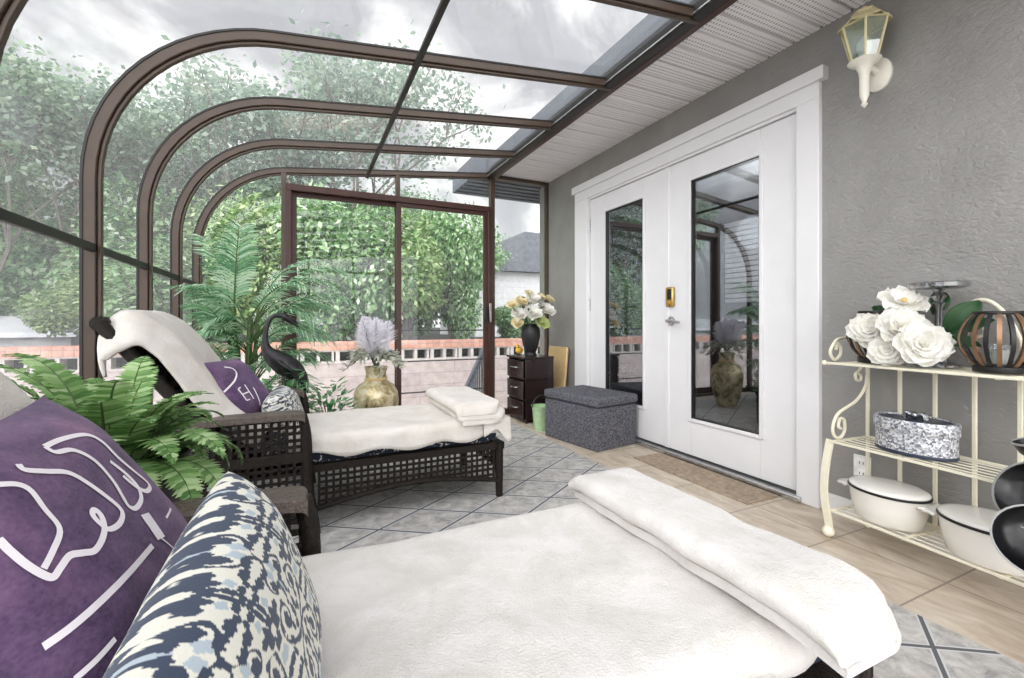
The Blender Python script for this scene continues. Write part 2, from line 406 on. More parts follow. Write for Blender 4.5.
# the overcast sky is brighter towards the sun, high behind the viewer
vm = wn('ShaderNodeVectorMath'); vm.operation = 'DOT_PRODUCT'; vm.inputs[1].default_value = Vector((-.5, -.82, .2)).normalized()
nt.links.new(tc.outputs['Generated'], vm.inputs[0])
mr = wn('ShaderNodeMapRange'); mr.inputs[1].default_value = -.1; mr.inputs[2].default_value = 1.0; mr.inputs[3].default_value = 1.0; mr.inputs[4].default_value = 4.8
nt.links.new(vm.outputs['Value'], mr.inputs[0]); nt.links.new(mr.outputs[0], bg.inputs[1])
nt.links.new(rp.outputs[0], bg.inputs[0]); nt.links.new(bg.outputs[0], out.inputs[0])
sun = bpy.data.lights.new('sun', 'SUN'); sun.energy = 1.1; sun.angle = math.radians(70); sun.color = (1, .985, .96)
so = bpy.data.objects.new('sun', sun); C.objects.link(so)
so.rotation_euler = Vector((.58, .50, -.62)).to_track_quat('-Z', 'Y').to_euler()
vs = bpy.context.scene.view_settings
vs.view_transform = 'Standard'; vs.look = 'None'; vs.exposure = -.05; vs.gamma = 1; vs.use_curve_mapping = False
cy = bpy.context.scene.cycles
cy.use_denoising = True; cy.max_bounces = 14; cy.transparent_max_bounces = 24; cy.diffuse_bounces = 5; cy.glossy_bounces = 5; cy.sample_clamp_indirect = 6; cy.caustics_reflective = False; cy.caustics_refractive = False

# ------------------------------------------------------------------ room shell
def room():
    struct(MB().box(XL-.05, W+.3, YB-.05, YE+.05, -.12, 0).build('floor', 'tile', smooth=False), 'beige stone floor tiles along the house wall')
    # house wall with the doorway opening
    y0, y1, zt = 1.47, 3.50, 2.08
    b = MB()
    b.box(W, W+.14, YB-.05, y0, 0, 2.42).box(W, W+.14, y1, YE+.14, -.9, 2.42).box(W, W+.14, y0, y1, zt, 2.42)
    struct(b.build('wall_right', 'stucco', smooth=False), 'dark grey stucco house wall')
    # vented soffit, one panel strip every 13 cm with a groove between
    b = MB(); y = YB
    while y < YE-.01:
        y2 = min(y+.14, YE); b.box(1.76, W+.02, y+.004, y2-.014, 2.405, 2.43); b.box(1.76, W+.02, y2-.016, y2+.006, 2.424, 2.432); y += .14
    struct(b.build('ceiling', 'soffit', smooth=False), 'white vented soffit panels over the doors')
    # eave of the house above the soffit
    b = MB(); b.prism([(1.72, 2.44), (W+.9, 2.44), (W+.9, 3.05), (1.72, 2.62)], 'y', YB-.2, YE+.05)
    struct(b.build('roof_eave', 'eave', smooth=False))
    b = MB(); b.prism([(1.55, 2.40), (3.4, 2.40), (3.4, 3.05), (1.55, 2.60)], 'y', YE+.08, YE+.72)
    for i in range(5): b.box(1.56, 3.4, YE+.12+i*.12, YE+.14+i*.12, 2.385, 2.40)
    struct(b.build('roof_overhang', 'eave', smooth=False), 'dark slatted eave beyond the end window')
    # baseboard pieces either side of the doors
    struct(MB().box(W-.014, W, YB, 1.36, 0, .09).build('baseboard_right', 'white', bevel=.003), 'white baseboard below the stucco')
    # door casing with cap
    b = MB()
    b.box(W-.028, W+.01, 1.385, 1.50, 0, 2.055); b.box(W-.028, W+.01, 3.40, 3.60, 0, 2.055); b.box(W-.028, W+.01, 1.385, 3.60, 2.055, 2.135)
    b.box(W-.045, W+.01, 1.355, 3.63, 2.135, 2.20)
    struct(b.build('trim_1', 'white', bevel=.004), 'white casing around the french doors')
    b = MB()   # jamb and stop inside the opening
    b.box(W-.01, W+.1, 1.47, 1.505, 0, 2.06); b.box(W-.01, W+.1, 3.395, 3.5, 0, 2.08); b.box(W-.01, W+.1, 1.47, 3.5, 2.04, 2.08)
    struct(b.build('trim_2', 'white', bevel=.002), 'white door jamb')
    b = MB(); b.box(W-.05, W+.12, 1.47, 3.42, 0, .03); struct(b.build('door_sill', 'steel', bevel=.004), 'metal door threshold')
    # french doors
    def leaf(n, ya, yb, ga, gb, label):
        root = struct(empty('door_%d' % n, (W+.005, ya, .04)), label)
        x0, x1 = 0, .045; Wd = yb-ya; gz0, gz1 = .25, 1.84; g0, g1 = ga-ya, gb-ya
        m = MB(); m.box(x0, x1, .003, g0, 0, 1.995).box(x0, x1, g1, Wd-.003, 0, 1.995).box(x0, x1, g0, g1, 0, gz0).box(x0, x1, g0, g1, gz1, 1.995)
        m.build('door_leaf', 'white', root, bevel=.003)
        f = MB(); k = .022
        f.box(-.012, .0, g0-k, g0, gz0-k, gz1+k).box(-.012, .0, g1, g1+k, gz0-k, gz1+k).box(-.012, .0, g0, g1, gz0-k, gz0).box(-.012, .0, g0, g1, gz1, gz1+k)
        f.build('glazing_bead', 'white', root, bevel=.003)
        f = MB(); k = .006
        f.box(-.004, .03, g0, g0+k, gz0, gz1).box(-.004, .03, g1-k, g1, gz0, gz1).box(-.004, .03, g0, g1, gz0, gz0+k).box(-.004, .03, g0, g1, gz1-k, gz1)
        f.build('glazing_gasket', 'bronze_dark', root, smooth=False)
        MB().box(.012, .018, g0, g1, gz0, gz1).build('glass_pane', 'glass_door', root, smooth=False)
        return root, Wd
    dr, wd = leaf(1, 1.507, 2.447, 1.725, 2.222, 'white right french door leaf with full glass pane')
    dl, wl = leaf(2, 2.447, 3.393, 2.690, 3.160, 'white left french door leaf behind the ottoman')
    for z in (.22, 1.0, 1.72):
        MB().tube([(-.008, .0, z), (-.008, .0, z+.1)], .006, 8).build('hinge', 'steel', dr)
        MB().tube([(-.008, wl, z), (-.008, wl, z+.1)], .006, 8).build('hinge', 'steel', dl)
    b = MB(); b.box(-.006, .004, -.02, .02, 0, 1.995); b.build('astragal', 'white', dl, bevel=.002)
    # lever handle and keypad on the right leaf, near the meeting edge
    yh = wd-.045
    MB().lathe([(.0, 0), (.032, 0), (.032, .008), (.012, .012), (.011, .05), (0, .052)], 20, mat=Matrix.Translation((0, yh, .90)) @ Matrix.Rotation(-PI/2, 4, 'Y')).build('handle_rose', 'steel', dr)
    MB().tube(spline([(-.048, yh, .90), (-.052, yh-.03, .902), (-.05, yh-.08, .896), (-.046, yh-.115, .89)], 5), .009, 10).build('lever_handle', 'steel', dr)
    kp = MB().box(-.028, 0, yh-.035, yh+.035, 1.0, 1.14).build('keypad_lock', 'brass', dr, bevel=.01)
    MB().box(-.033, -.027, yh-.026, yh+.012, 1.05, 1.125).build('keypad_face', 'matblack', kp, bevel=.003)
    MB().lathe([(.0, 0), (.014, 0), (.014, .014), (0, .016)], 14, mat=Matrix.Translation((-.028, yh, 1.025)) @ Matrix.Rotation(-PI/2, 4, 'Y')).build('lock_cylinder', 'brass', kp)
    # room behind the doors, its dimness put into the dark wall colour
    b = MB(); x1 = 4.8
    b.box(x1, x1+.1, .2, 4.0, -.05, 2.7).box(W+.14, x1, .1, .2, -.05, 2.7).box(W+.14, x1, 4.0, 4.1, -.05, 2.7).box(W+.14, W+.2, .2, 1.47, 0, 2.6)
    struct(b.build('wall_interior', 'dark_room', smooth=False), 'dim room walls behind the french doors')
    b = MB(); b.box(W+.14, x1, .1, 4.1, 2.42, 2.6)
    for x in (3.1, 3.9): b.box(x, x+.10, .2, 4.0, 2.36, 2.42)
    struct(b.build('ceiling_interior', 'white', smooth=False), 'white ceiling with beams seen through the door glass')
    lamp = bpy.data.lights.new('interior_fill', 'POINT'); lamp.energy = 110; lamp.shadow_soft_size = .15  # added fill without a fixture, brightens the interior ceiling
    lo = bpy.data.objects.new('interior_fill', lamp); C.objects.link(lo); lo.location = (3.5, 2.6, 1.7)
    r = empty('window_blind', (x1-.03, 3.45, 1.15)); tag(r, 'white slatted blind seen through the right door glass', 'blind')
    MB().box(-.02, .02, 0, .5, .95, 1.0).build('headrail', 'white', r)
    for k in range(15): MB().box(-.015, .012, .01, .49, .02+k*.062, .066+k*.062).build('slat', 'white', r, smooth=False)
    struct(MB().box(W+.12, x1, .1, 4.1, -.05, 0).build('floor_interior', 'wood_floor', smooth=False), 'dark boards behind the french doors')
room()

# ------------------------------------------------------------------ sunroom frame
SL = .114                                  # roof slope
def rib_path(off=0.0, n=14):
    """inner side path of a rib: straight wall, quarter bend, sloping roof. off moves it outward."""
    a = math.atan(SL); Rr = .685; x0 = -.715
    cx = x0+Rr; # bend centre; roof line: z = zr + SL*(x-1.70), zr = 2.40 at x=1.70
    zr = lambda x: 2.372+SL*(x-1.70)
    # centre so that the bend is tangent to the roof line
    cz = zr(cx)-Rr/math.cos(a)
    r = Rr+off; pts = [(x0-off, 0.0), (x0-off, cz*.5), (x0-off, cz)]
    for i in range(1, n+1):
        t = PI-(PI/2-a)*i/n
        pts.append((cx+r*math.cos(t), cz+r*math.sin(t)))
    px, pz = pts[-1]
    xe = 1.72; pts.append((xe, pz+SL*(xe-px)))
    return pts
RIBS = [4.17, 3.54, 2.90, 2.255, 1.575, .98, .39, -.24, -.87, -1.5]    # 4.17, 3.53, 2.89 ...
def ribbon(path, path2, y0, y1):
    n = len(path); vs = []; fs = []
    for (p, q) in zip(path, path2): vs += [(p[0], y0, p[1]), (p[0], y1, p[1]), (q[0], y1, q[1]), (q[0], y0, q[1])]
    for i in range(n-1):
        for k in range(4): fs.append((i*4+k, i*4+(k+1) % 4, i*4+4+(k+1) % 4, i*4+4+k))
    fs += [(3, 2, 1, 0), tuple((n-1)*4+k for k in range(4))]
    return vs, fs
names = ['at the end wall', 'second from the end wall', 'third from the end wall', 'fourth from the end wall, the large one', 'nearest the camera at top left']
for i, y in enumerate(RIBS):
    root = empty('curved_rib', (0, y, 0)); struct(root, 'curved brown aluminium rib ' + names[i] if i < 5 else 'curved brown aluminium rib behind the camera')
    root['group'] = 'curved sunroom ribs'
    hw = .022
    MB().add(*ribbon(rib_path(0), rib_path(.048), -hw, hw)).build('rib_bar', 'bronze', root, bevel=.004)
    MB().add(*ribbon(rib_path(-.014), rib_path(.0), -hw*.5, hw*.5)).build('cover_strip', 'bronze', root, bevel=.003)
    MB().add(*ribbon(rib_path(.038), rib_path(.047), -hw-.004, hw+.004)).build('gasket', 'bronze_dark', root, smooth=False)
gi = rib_path(.052); go = rib_path(.058)
for i in range(len(RIBS)-1):
    y0, y1 = RIBS[i+1]+.01, RIBS[i]-.01
    o = MB().add(*ribbon(gi, go, y0, y1)).build('window_%d' % (i+1), 'glass_roof', smooth=True, angle=20)
    struct(o, 'curved tinted glass bay %d counted from the end wall' % (i+1)); o['group'] = 'curved glass bays'
# header, gutter, purlins, sill
struct(MB().box(1.665, 1.715, YB, YE, 2.362, 2.43).build('trim_3', 'bronze_dark', bevel=.004), 'black gutter under the roof glass')
b = MB(); b.box(1.72, 1.765, YB, YE, 2.366, 2.50)
struct(b.build('trim_4', 'redbrown', bevel=.005), 'red brown header beam beside the soffit')
struct(MB().box(1.655, 1.665, YB, YE, 2.372, 2.379).build('trim_5', 'steel', smooth=False), 'thin bright line on the gutter')
zp = 2.372+SL*(.52-1.70)
struct(MB().box(.506, .534, YB, YE-.04, zp-.03, zp-.006).build('trim_6', 'bronze_dark', bevel=.004), 'dark purlin across the roof ribs')
struct(MB().box(-.735, -.715, YB, YE-.04, 1.20, 1.232).build('trim_7', 'bronze_dark', bevel=.003), 'dark rail along the curved glass wall')
struct(MB().box(-.82, -.70, YB, YE, 0, .07).build('baseboard_left', 'bronze', bevel=.004), 'brown sill under the curved glass')

def end_wall():
    yf0, yf1 = YE-.06, YE+.0
    zr = lambda x: 2.372+SL*(x-1.70)
    # posts and transom
    b = MB()
    b.box(-.155, -.115, yf0, yf1, 0, zr(-.13)); b.box(.775, .81, yf0, yf1, 2.07, zr(.79)); b.box(1.70, 1.745, yf0, yf1, 0, 2.42)
    b.box(2.34, W, yf0, yf1, 0, 2.41); b.box(1.74, 2.33, yf0, yf1, 2.37, 2.42); b.box(1.74, 2.33, yf0, yf1, 0, .06); b.box(-.735, -.15, yf0, yf1, 0, .06)
    struct(b.build('trim_8', 'bronze', bevel=.003), 'brown posts of the end wall')
    # panes (curved left light follows the rib)
    path = [p for p in rib_path(.02) if p[0] < -.13]
    zc = None
    pts = rib_path(.02)
    for i in range(len(pts)-1):
        if pts[i][0] <= -.13 <= pts[i+1][0]:
            t = (-.13-pts[i][0])/(pts[i+1][0]-pts[i][0]); zc = pts[i][1]+t*(pts[i+1][1]-pts[i][1])
    poly = path+[(-.13, zc), (-.13, 0)]
    struct(MB().prism(poly, 'y', YE-.033, YE-.027).build('window_10', 'glass_end', smooth=False), 'arched end window behind the palm')
    struct(MB().prism([(-.13, 2.07), (.79, 2.07), (.79, zr(.79)), (-.13, zr(-.13))], 'y', YE-.033, YE-.027).build('window_11', 'glass_end', smooth=False), 'left transom light over the sliding door')
    struct(MB().prism([(.79, 2.07), (1.72, 2.07), (1.72, zr(1.72)), (.79, zr(.79))], 'y', YE-.033, YE-.027).build('window_12', 'glass_end', smooth=False), 'right transom light over the sliding door')
    struct(MB().box(1.74, 2.33, YE-.033, YE-.027, .05, 2.38).build('window_13', 'glass_end', smooth=False), 'tall side light next to the house wall')
    # sliding door
    root = struct(empty('door_3', (-.115, YE-.03, 0)), 'red brown sliding glass door in the end wall')
    w2 = 1.815
    f = MB(); f.box(0, .035, -.05, .05, .03, 2.02).box(w2-.035, w2, -.05, .05, .03, 2.02).box(0, w2, -.05, .05, 2.02, 2.075).box(0, w2, -.05, .05, 0, .03)
    f.build('door_frame', 'redbrown', root, bevel=.004)
    def panel(x0, x1, yo, nm):
        p = MB(); s = .045
        p.box(x0, x0+s, yo-.016, yo+.016, .03, 2.02).box(x1-s, x1, yo-.016, yo+.016, .03, 2.02).box(x0+s, x1-s, yo-.016, yo+.016, 1.985, 2.02).box(x0+s, x1-s, yo-.016, yo+.016, .03, .10)
        po = p.build(nm, 'redbrown', root, bevel=.003)
        MB().box(x0+.04, x1-.04, yo-.003, yo+.003, .09, 1.99).build('glass_pane', 'glass_end', po, smooth=False); return po
    panel(.03, .93, .02, 'fixed_panel'); sp = panel(.89, w2-.03, -.02, 'sliding_panel')
    MB().box(w2-.075, w2-.045, -.07, -.036, .93, 1.09).build('pull_handle', 'matblack', sp, bevel=.004)
    MB().box(w2-.03, w2-.005, -.07, -.05, .93, 1.12).build('latch_plate', 'steel', root, bevel=.003)
    for z in (.28, .57, .855):
        MB().box(.93, w2-.07, -.008, -.002, z-.006, z+.006).build('push_bar', 'matblack', sp, smooth=False)
end_wall()
def back_wall():   # glazed end behind the camera
    b = MB(); y0, y1 = YB-.04, YB
    for x in (-.74, .1, .95, 1.70, 2.31): b.box(x, x+.045, y0, y1, 0, min(2.38, 2.372+SL*(x-1.7)) if x > -.5 else 1.6)
    b.box(-.74, W, y0, y1, 0, .06); b.box(-.7, W, y0, y1, 1.95, 2.0)
    struct(b.build('wall_back', 'bronze', bevel=.003), 'glazed end wall behind the camera')
back_wall()

# ------------------------------------------------------------------ chaise lounges
def lattice(mb, x0, x1, zlo, zhi, y, pitch=.030, bw=.0115, th=.009, mapf=None):
    """woven open lattice in the XZ plane between the curves zlo(x), zhi(x)"""
    mapf = mapf or (lambda x, z, o: (x, y+o, z))
    nx = max(2, round((x1-x0)/pitch)); 
    for i in range(nx+1):
        x = x0+(x1-x0)*i/nx; a, b_ = zlo(x), zhi(x); o = th*.3*(1 if i % 2 else -1)
        mb.bar(mapf(x, a, o), mapf(x, b_, o), bw, th*.7, up=(0, 1, 0) if True else None)
    zmin = min(zlo(x0+(x1-x0)*k/20) for k in range(21)); zmax = max(zhi(x0+(x1-x0)*k/20) for k in range(21))
    nz = max(2, round((zmax-zmin)/pitch)); segs = max(6, nx//2)
    for j in range(nz+1):
        z = zmin+(zmax-zmin)*j/nz; o = th*.3*(1 if j % 2 else -1)
        for k in range(segs):
            xa = x0+(x1-x0)*k/segs; xb = x0+(x1-x0)*(k+1)/segs; xm = (xa+xb)/2
            if zlo(xm)-.004 <= z <= zhi(xm)+.004: mb.bar(mapf(xa, z, -o), mapf(xb, z, -o), th*.7, bw)
def make_chaise(label):
    root = empty('chaise_lounge'); tag(root, label, 'chaise lounge', 'wicker chaise lounges')
    ya, yb, yc, yd = .02, .77, .105, .685      # arms outer, foot sides
    # foot section
    sm = MB(); sm.box(-.45, .94, yc+.01, yd-.01, .262, .285)
    for k in range(26): sm.box(-.44+k*.051, -.425+k*.051, yc+.02, yd-.02, .284, .289)
    sm.build('seat_deck', 'wicker', root, smooth=False)
    bot = lambda x: .075+.085*(1-((x-.88)/.85)**2 if x < .88 else 1)
    bot = lambda x: .095+.055*math.sin(PI*min(1, max(0, (x-.05)/.9)))
    top = lambda x: .265
    for y in (yc, yd):
        p = MB(); lattice(p, .07, .92, bot, top, y)
        po = p.build('side_panel', 'wicker', root, smooth=False)
        e = MB(); e.tube([(x, y, bot(x)-.004) for x in [.05+.89*k/20 for k in range(21)]], .013, 8)
        e.box(.04, .975, y-.02, y+.02, .262, .295)
        e.build('panel_edge', 'wicker', po)
    p = MB(); lattice(p, yc+.02, yd-.02, lambda t: .175, lambda t: .265, 0, mapf=lambda t, z, o: (.95+o, t, z)); p.box(.93, .975, yc-.02, yd+.02, .262, .295); p.tube([(.95, yc, .168), (.95, yd, .168)], .013, 8)
    p.build('end_panel', 'wicker', root, smooth=False)
    for y in (yc, yd):
        MB().tube([(.952, y, .295), (.952, y, .15), (.954, y, 0)], [.024, .022, .018], 10).build('leg', 'wicker', root)
    # arms
    for sgn, y in ((-1, ya+.03), (1, yb-.03)):
        p = MB(); zl = lambda x: .10; zh = lambda x: .51
        lattice(p, -.50, .0, zl, zh, y, .030, .013, .011)
        po = p.build('arm_panel', 'wicker', root, smooth=False)
        e = MB(); e.box(-.52, .015, y-.014, y+.014, .325, .37); e.box(-.52, .015, y-.014, y+.014, .09, .115)
        e.build('arm_band', 'wicker', po, bevel=.004)
        am = MB(); 
        prof = [(-.55, .525), (-.45, .540), (-.2, .546), (-.02, .544), (.012, .53)]
        pr = spline([(x, 0, z) for x, z in prof], 4); n = len(pr); vs = []; fs = []
        for q in pr:
            for dy, dz in ((-.05, 0), (.05, 0), (.05, -.028), (-.05, -.028)): vs.append((q.x, y+dy, q.z+dz))
        for i in range(n-1):
            for k in range(4): fs.append((i*4+k, i*4+(k+1) % 4, i*4+4+(k+1) % 4, i*4+4+k))
        fs += [(3, 2, 1, 0), tuple((n-1)*4+k for k in range(4))]
        am.add(vs, fs).build('arm_rest', 'wicker_light', root, bevel=.008)
        lg = MB(); lg.tube(spline([(.0, y, .53), (.018, y, .44), (.022, y, .32), (.03, y, .18), (.05, y, .05), (.055, y, 0)], 4), .021, 10, up=(0, 1, 0))
        lg.build('leg', 'wicker', root)
        MB().tube([(-.50, y, .53), (-.50, y, .3), (-.52, y, 0)], [.024, .024, .02], 10).build('leg', 'wicker', root)
    # reclined back
    p0 = Vector((-.20, 0, .29)); p1 = Vector((-.69, 0, .925)); d = (p1-p0).normalized(); nn = Vector((d.z, 0, -d.x))
    L = (p1-p0).length
    bk = MB(); mf = lambda t, s, o: tuple(p0+d*s+nn*(o-.01)+Vector((0, t, 0)))
    lattice(bk, yc+.0, yd-.0, lambda t: .02, lambda t: L-.02, 0, .022, .016, .012, mapf=mf)
    bo = bk.build('backrest', 'wicker', root, smooth=False)
    fr = MB()
    for y in (yc-.015, yd+.015): fr.tube([p0+Vector((0, y, 0)), p0+d*L*.5+Vector((0, y, 0)), p1+Vector((0, y, 0))], .024, 10, up=(0, 1, 0))
    fr.tube(spline([p1+Vector((0, yc-.02, 0)), p1+nn*-.03+Vector((0, (yc+yd)/2, .012)), p1+Vector((0, yd+.02, 0))], 6), .03, 10)
    fr.build('back_frame', 'wicker', bo)
    return root
FAR = (0, 2.10, 0); NEAR = (0, .395, 0)
ch1 = make_chaise('dark brown wicker chaise lounge farther from the camera, woven side and arm in view'); ch1.location = FAR
ch2 = copy_tree(ch1); ch2.location = NEAR; ch2['label'] = 'wicker chaise lounge nearest the camera, almost hidden under white towels and pillows'

CP = [(.945, .40), (.5, .405), (.1, .40), (-.10, .41), (-.20, .46), (-.30, .57), (-.385, .70), (-.46, .815), (-.56, .915), (-.65, .950)]   # cushion top profile
def make_cushion(label):
    top = spline([(x, 0, z) for x, z in CP], 5); n = len(top)
    prof = []
    for i, p in enumerate(top):
        dd = (top[min(i+1, n-1)]-top[max(i-1, 0)]).normalized(); nrm = Vector((dd.z, 0, -dd.x))
        prof.append((p, nrm))
    y0, y1 = .125, .665; ny = 14; vs = []; fs = []
    ring = []
    for i, (p, nr) in enumerate(prof):
        th = .105 if i > 0 and i < n-1 else .085
        if p.x < -.12: th = .06
        row = []
        for j in range(ny+1):
            t = j/ny; ed = 1-abs(2*t-1)**6*.28; row.append(p+Vector((0, y0+(y1-y0)*t, 0))-Vector((0, 0, 0))+nr*(-(1-ed)*th*-1 if False else 0)-nr*0)
            row[-1] = p+Vector((0, y0+(y1-y0)*t, 0))-nr*((1-ed)*.06+.012)
        for j in range(ny, -1, -1):
            t = j/ny; row.append(p+Vector((0, y0+(y1-y0)*t, 0))-nr*th)
        ring.append(row)
    m = len(ring[0])
    for r_ in ring: vs += r_
    for i in range(n-1):
        for k in range(m): fs.append((i*m+k, i*m+(k+1) % m, (i+1)*m+(k+1) % m, (i+1)*m+k))
    fs += [tuple(range(m)), tuple((n-1)*m+k for k in range(m))]
    o = MB().add(vs, fs).build('lounge_cushion', 'navy', bevel=.0, angle=60)
    return tag(o, label, 'cushion', 'lounge cushions')
c1 = make_cushion('navy and white floral lounge cushion peeping out under the towel of the far chaise'); c1.location = FAR
c2 = c1.copy(); C.objects.link(c2); c2.location = NEAR; c2['label'] = 'navy and white floral lounge cushion at the foot of the nearest chaise'

# towels -------------------------------------------------------------
def offset_profile(pts, off):
    P = [Vector((x, 0, z)) for x, z in pts]; out_ = []
    for i, p in enumerate(P):
        dd = (P[min(i+1, len(P)-1)]-P[max(i-1, 0)]).normalized(); n_ = Vector((-dd.z, 0, dd.x))
        out_.append(p+n_*off)
    return out_
def back_towel(mat, near_hang, y0, y1, seed, loc, label, group, front_end=-.14):
    # profile runs from behind the backrest, over the top, down the front
    pr = [(-.665, .885), (-.674, .925), (-.664, .958), (-.625, .975), (-.56, .945), (-.465, .845), (-.385, .725), (-.30, .595), (-.20, .485), (front_end, .445)]
    P = spline([(x, 0, z) for x, z in pr], 6); nu = len(P)-1; nv = 36
    def fn(u, v):
        i = min(int(round(u*nu)), nu); p = P[i].copy(); y = y0+(y1-y0)*v
        wob = fbm(p.x*5+seed, y*5, p.z*5)*.012+fbm(p.x*12, y*12+seed, p.z*12)*.005
        p.z += wob; p.x += wob*.5
        hang = max(0, 1-u*3.0); q = min(1, max(0, (u-.36)/.2)); q = q*q*(3-2*q)
        if v < .16:                                           # the near edge folds down, most at the top corner
            k = (1-v/.16); dr = .155*(1-q)*(1+.12*math.sin(u*19+seed))+.05*q
            p.z -= dr*k**1.2; p.x -= .04*q*k; y -= .028*math.sin(PI*min(1, k*.8))*(1-q)
        if v > .9: p.z -= .03*((v-.9)/.1)**2
        p.x += .025*hang*math.sin(v*17+seed)
        return Vector((p.x, y, p.z))
    o = MB().grid(fn, nu, nv).build('back_towel', mat, solid=.014, angle=80, recalc=False)
    o.location = loc; return tag(o, label, 'towel', group)
back_towel('towel_cream', .085, .068, .70, 3, FAR, 'cream towel hung over the backrest of the far chaise, corner drooping', 'towels over the chaise backs')
back_towel('towel_cream', .05, .085, .695, 11, NEAR, 'white towel over the nearest backrest at the left edge of the photo', 'towels over the chaise backs')
def seat_towel(mat, x0, x1, drop, seed, loc, label, group):
    y0, y1 = .098, .692; wd = y1-y0; tot = wd+drop*2
    def fn(u, v):
        x = x0+(x1-x0)*u; s = v*tot-drop; rr = .035
        dr = drop*(.55+.45*math.sin(u*2.2+.4))+.012*math.sin(u*23+seed)
        z = .418+fbm(x*3+seed, v*3, seed)*.010+fbm(x*9, v*8, seed)*.004
        if s < 0: y = y0-.006+s*.12-.006*math.sin(u*30+seed); z = .418-.010+s*(dr/drop)
        elif s > wd: y = y1+.006+(s-wd)*.12; z = .408-(s-wd)*(dr/drop)
        else:
            y = y0+s
            e_ = min(s, wd-s)
            if e_ < rr: z -= .012*(1-e_/rr)**2
        z += .02*max(0, .06-(x-x0))/.06*0
        return Vector((x, y, z))
    o = MB().grid(fn, 44, 40).build('seat_towel', mat, solid=.010, angle=80, recalc=False)
    o.location = loc; return tag(o, label, 'towel', group)
seat_towel('towel_cream', -.06, .965, .085, 2, FAR, 'cream towel spread over the seat of the far chaise', 'towels spread on the chaise seats')
seat_towel('towel', -.02, .955, .05, 9, NEAR, 'large white towel spread over the seat of the nearest chaise', 'towels spread on the chaise seats')
def folded_towel(mat, xa, xb, y0, y1, z0, th, gap, seed, loc, label, over, flap):
    # a bath sheet folded in four: one ribbon path, folded back and forth
    r_ = gap/2; path = []
    xs = [(xa, xb), (xb, xa), (xa, xb-.01)]
    for k, (p, q) in enumerate(xs):
        z = z0+k*gap
        for i in range(9): path.append((p+(q-p)*i/8, z))
        if k < 2:
            sgn = 1 if q > p else -1
            for i in range(1, 5): path.append((q+sgn*r_*math.sin(PI*i/5), z+r_-r_*math.cos(PI*i/5)))
    P = [Vector((x, 0, z)) for x, z in path]; n = len(P); loop = []
    A, B = [], []
    for i, p in enumerate(P):
        dd = (P[min(i+1, n-1)]-P[max(i-1, 0)]).normalized(); nr = Vector((-dd.z, 0, dd.x))
        A.append(p+nr*th/2); B.append(p-nr*th/2)
    loop = A+B[::-1]; m = len(loop); ny = 30; vs = []; fs = []
    for j in range(ny+1):
        t = j/ny; y = y0+(y1-y0)*t
        for q in loop:
            oh = max(0, over-y); oh2 = max(0, y-.66)
            wob = fbm(q.x*6+seed, y*6, 0)*.010+fbm(q.x*16+seed, y*16, 2)*.004
            xsh = .02*fbm(seed, y*3, 5)+.012*fbm(seed, y*9, 1)
            hgt = (q.z-z0)
            endr = min(1, min(t, 1-t)/.06); sq = 1-.25*(1-endr)**2
            pin = max(0, .07-(y-y0))/.07; xsh -= .045*pin*pin*max(0, (q.x-xa)/(xb-xa))
            vs.append((q.x+xsh, y, z0+hgt*sq+wob*(.3+hgt*8)-oh*oh*flap-oh2*oh2*flap*.5))
    for j in range(ny):
        for k in range(m): fs.append((j*m+k, j*m+(k+1) % m, (j+1)*m+(k+1) % m, (j+1)*m+k))
    fs += [tuple(range(m)), tuple(ny*m+k for k in range(m))]
    o = MB().add(vs, fs).build('folded_towel', mat, angle=70); o.location = loc
    return tag(o, label, 'towel', 'folded towels at the foot ends')
ft = folded_towel('towel_cream', .73, .96, .045, .70, .442, .026, .033, 4, FAR, 'cream towel folded across the foot of the far chaise', .13, 3)
def hem(u, v):
    x = .85+.155*v; y = .15-.075*min(1, u*2)-.015*max(0, u*2-1); z = .425-.085*max(0, u*2-1)*(1-.35*math.sin(5*v))-.01*math.sin(v*9)*u
    return Vector((x, y, z))
MB().grid(hem, 14, 14).build('hanging_hem', 'towel_cream', ft, solid=.008, recalc=False, angle=80)
folded_towel('towel', .712, .885, -.012, .70, .440, .020, .026, 8, NEAR, 'thick white towel folded across the foot of the nearest chaise', .11, 1.2)

# ------------------------------------------------------------------ pillows
def pillow_point(u, v, w_, h_, t_, side, rnd=0):
    c_ = 1-rnd*(u*u*v*v)**2
    x = w_/2*u*(1-.10*(1-v*v)*abs(u)**3); y = h_/2*v*(1-.10*(1-u*u)*abs(v)**3)
    z = side*t_/2*((1-u**4)*(1-v**4))**.62*(1-.25*(u*u+v*v)/2)
    x *= c_; y *= c_
    return Vector((x, y, z+.004*fbm(u*3, v*3, side)*(1-u**4)*(1-v**4)))
def make_pillow(name, w_, h_, t_, mat, center, ex, ey, colfn=None, n=40, rnd=0):
    vs = []; fs = []
    for side in (1, -1):
        off = len(vs)
        for i in range(n+1):
            for j in range(n+1): vs.append(pillow_point(2*i/n-1, 2*j/n-1, w_, h_, t_, side, rnd))
        for i in range(n):
            for j in range(n):
                a = off+i*(n+1)+j; q = (a, a+n+1, a+n+2, a+1); fs.append(q if side > 0 else q[::-1])
    ex = Vector(ex).normalized(); ey = Vector(ey); ey = (ey-ex*ey.dot(ex)).normalized(); ez = ex.cross(ey)
    o = MB().add(vs, fs).build(name, mat, recalc=False, angle=180)
    me = o.data
    if colfn:
        ca = me.color_attributes.new('print', 'FLOAT_COLOR', 'POINT')
        for k, p in enumerate(vs):
            ca.data[k].color = colfn(p.x, p.y)
    mt = Matrix(((ex.x, ey.x, ez.x, center[0]), (ex.y, ey.y, ez.y, center[1]), (ex.z, ey.z, ez.z, center[2]), (0, 0, 0, 1)))
    o.matrix_world = mt
    return o
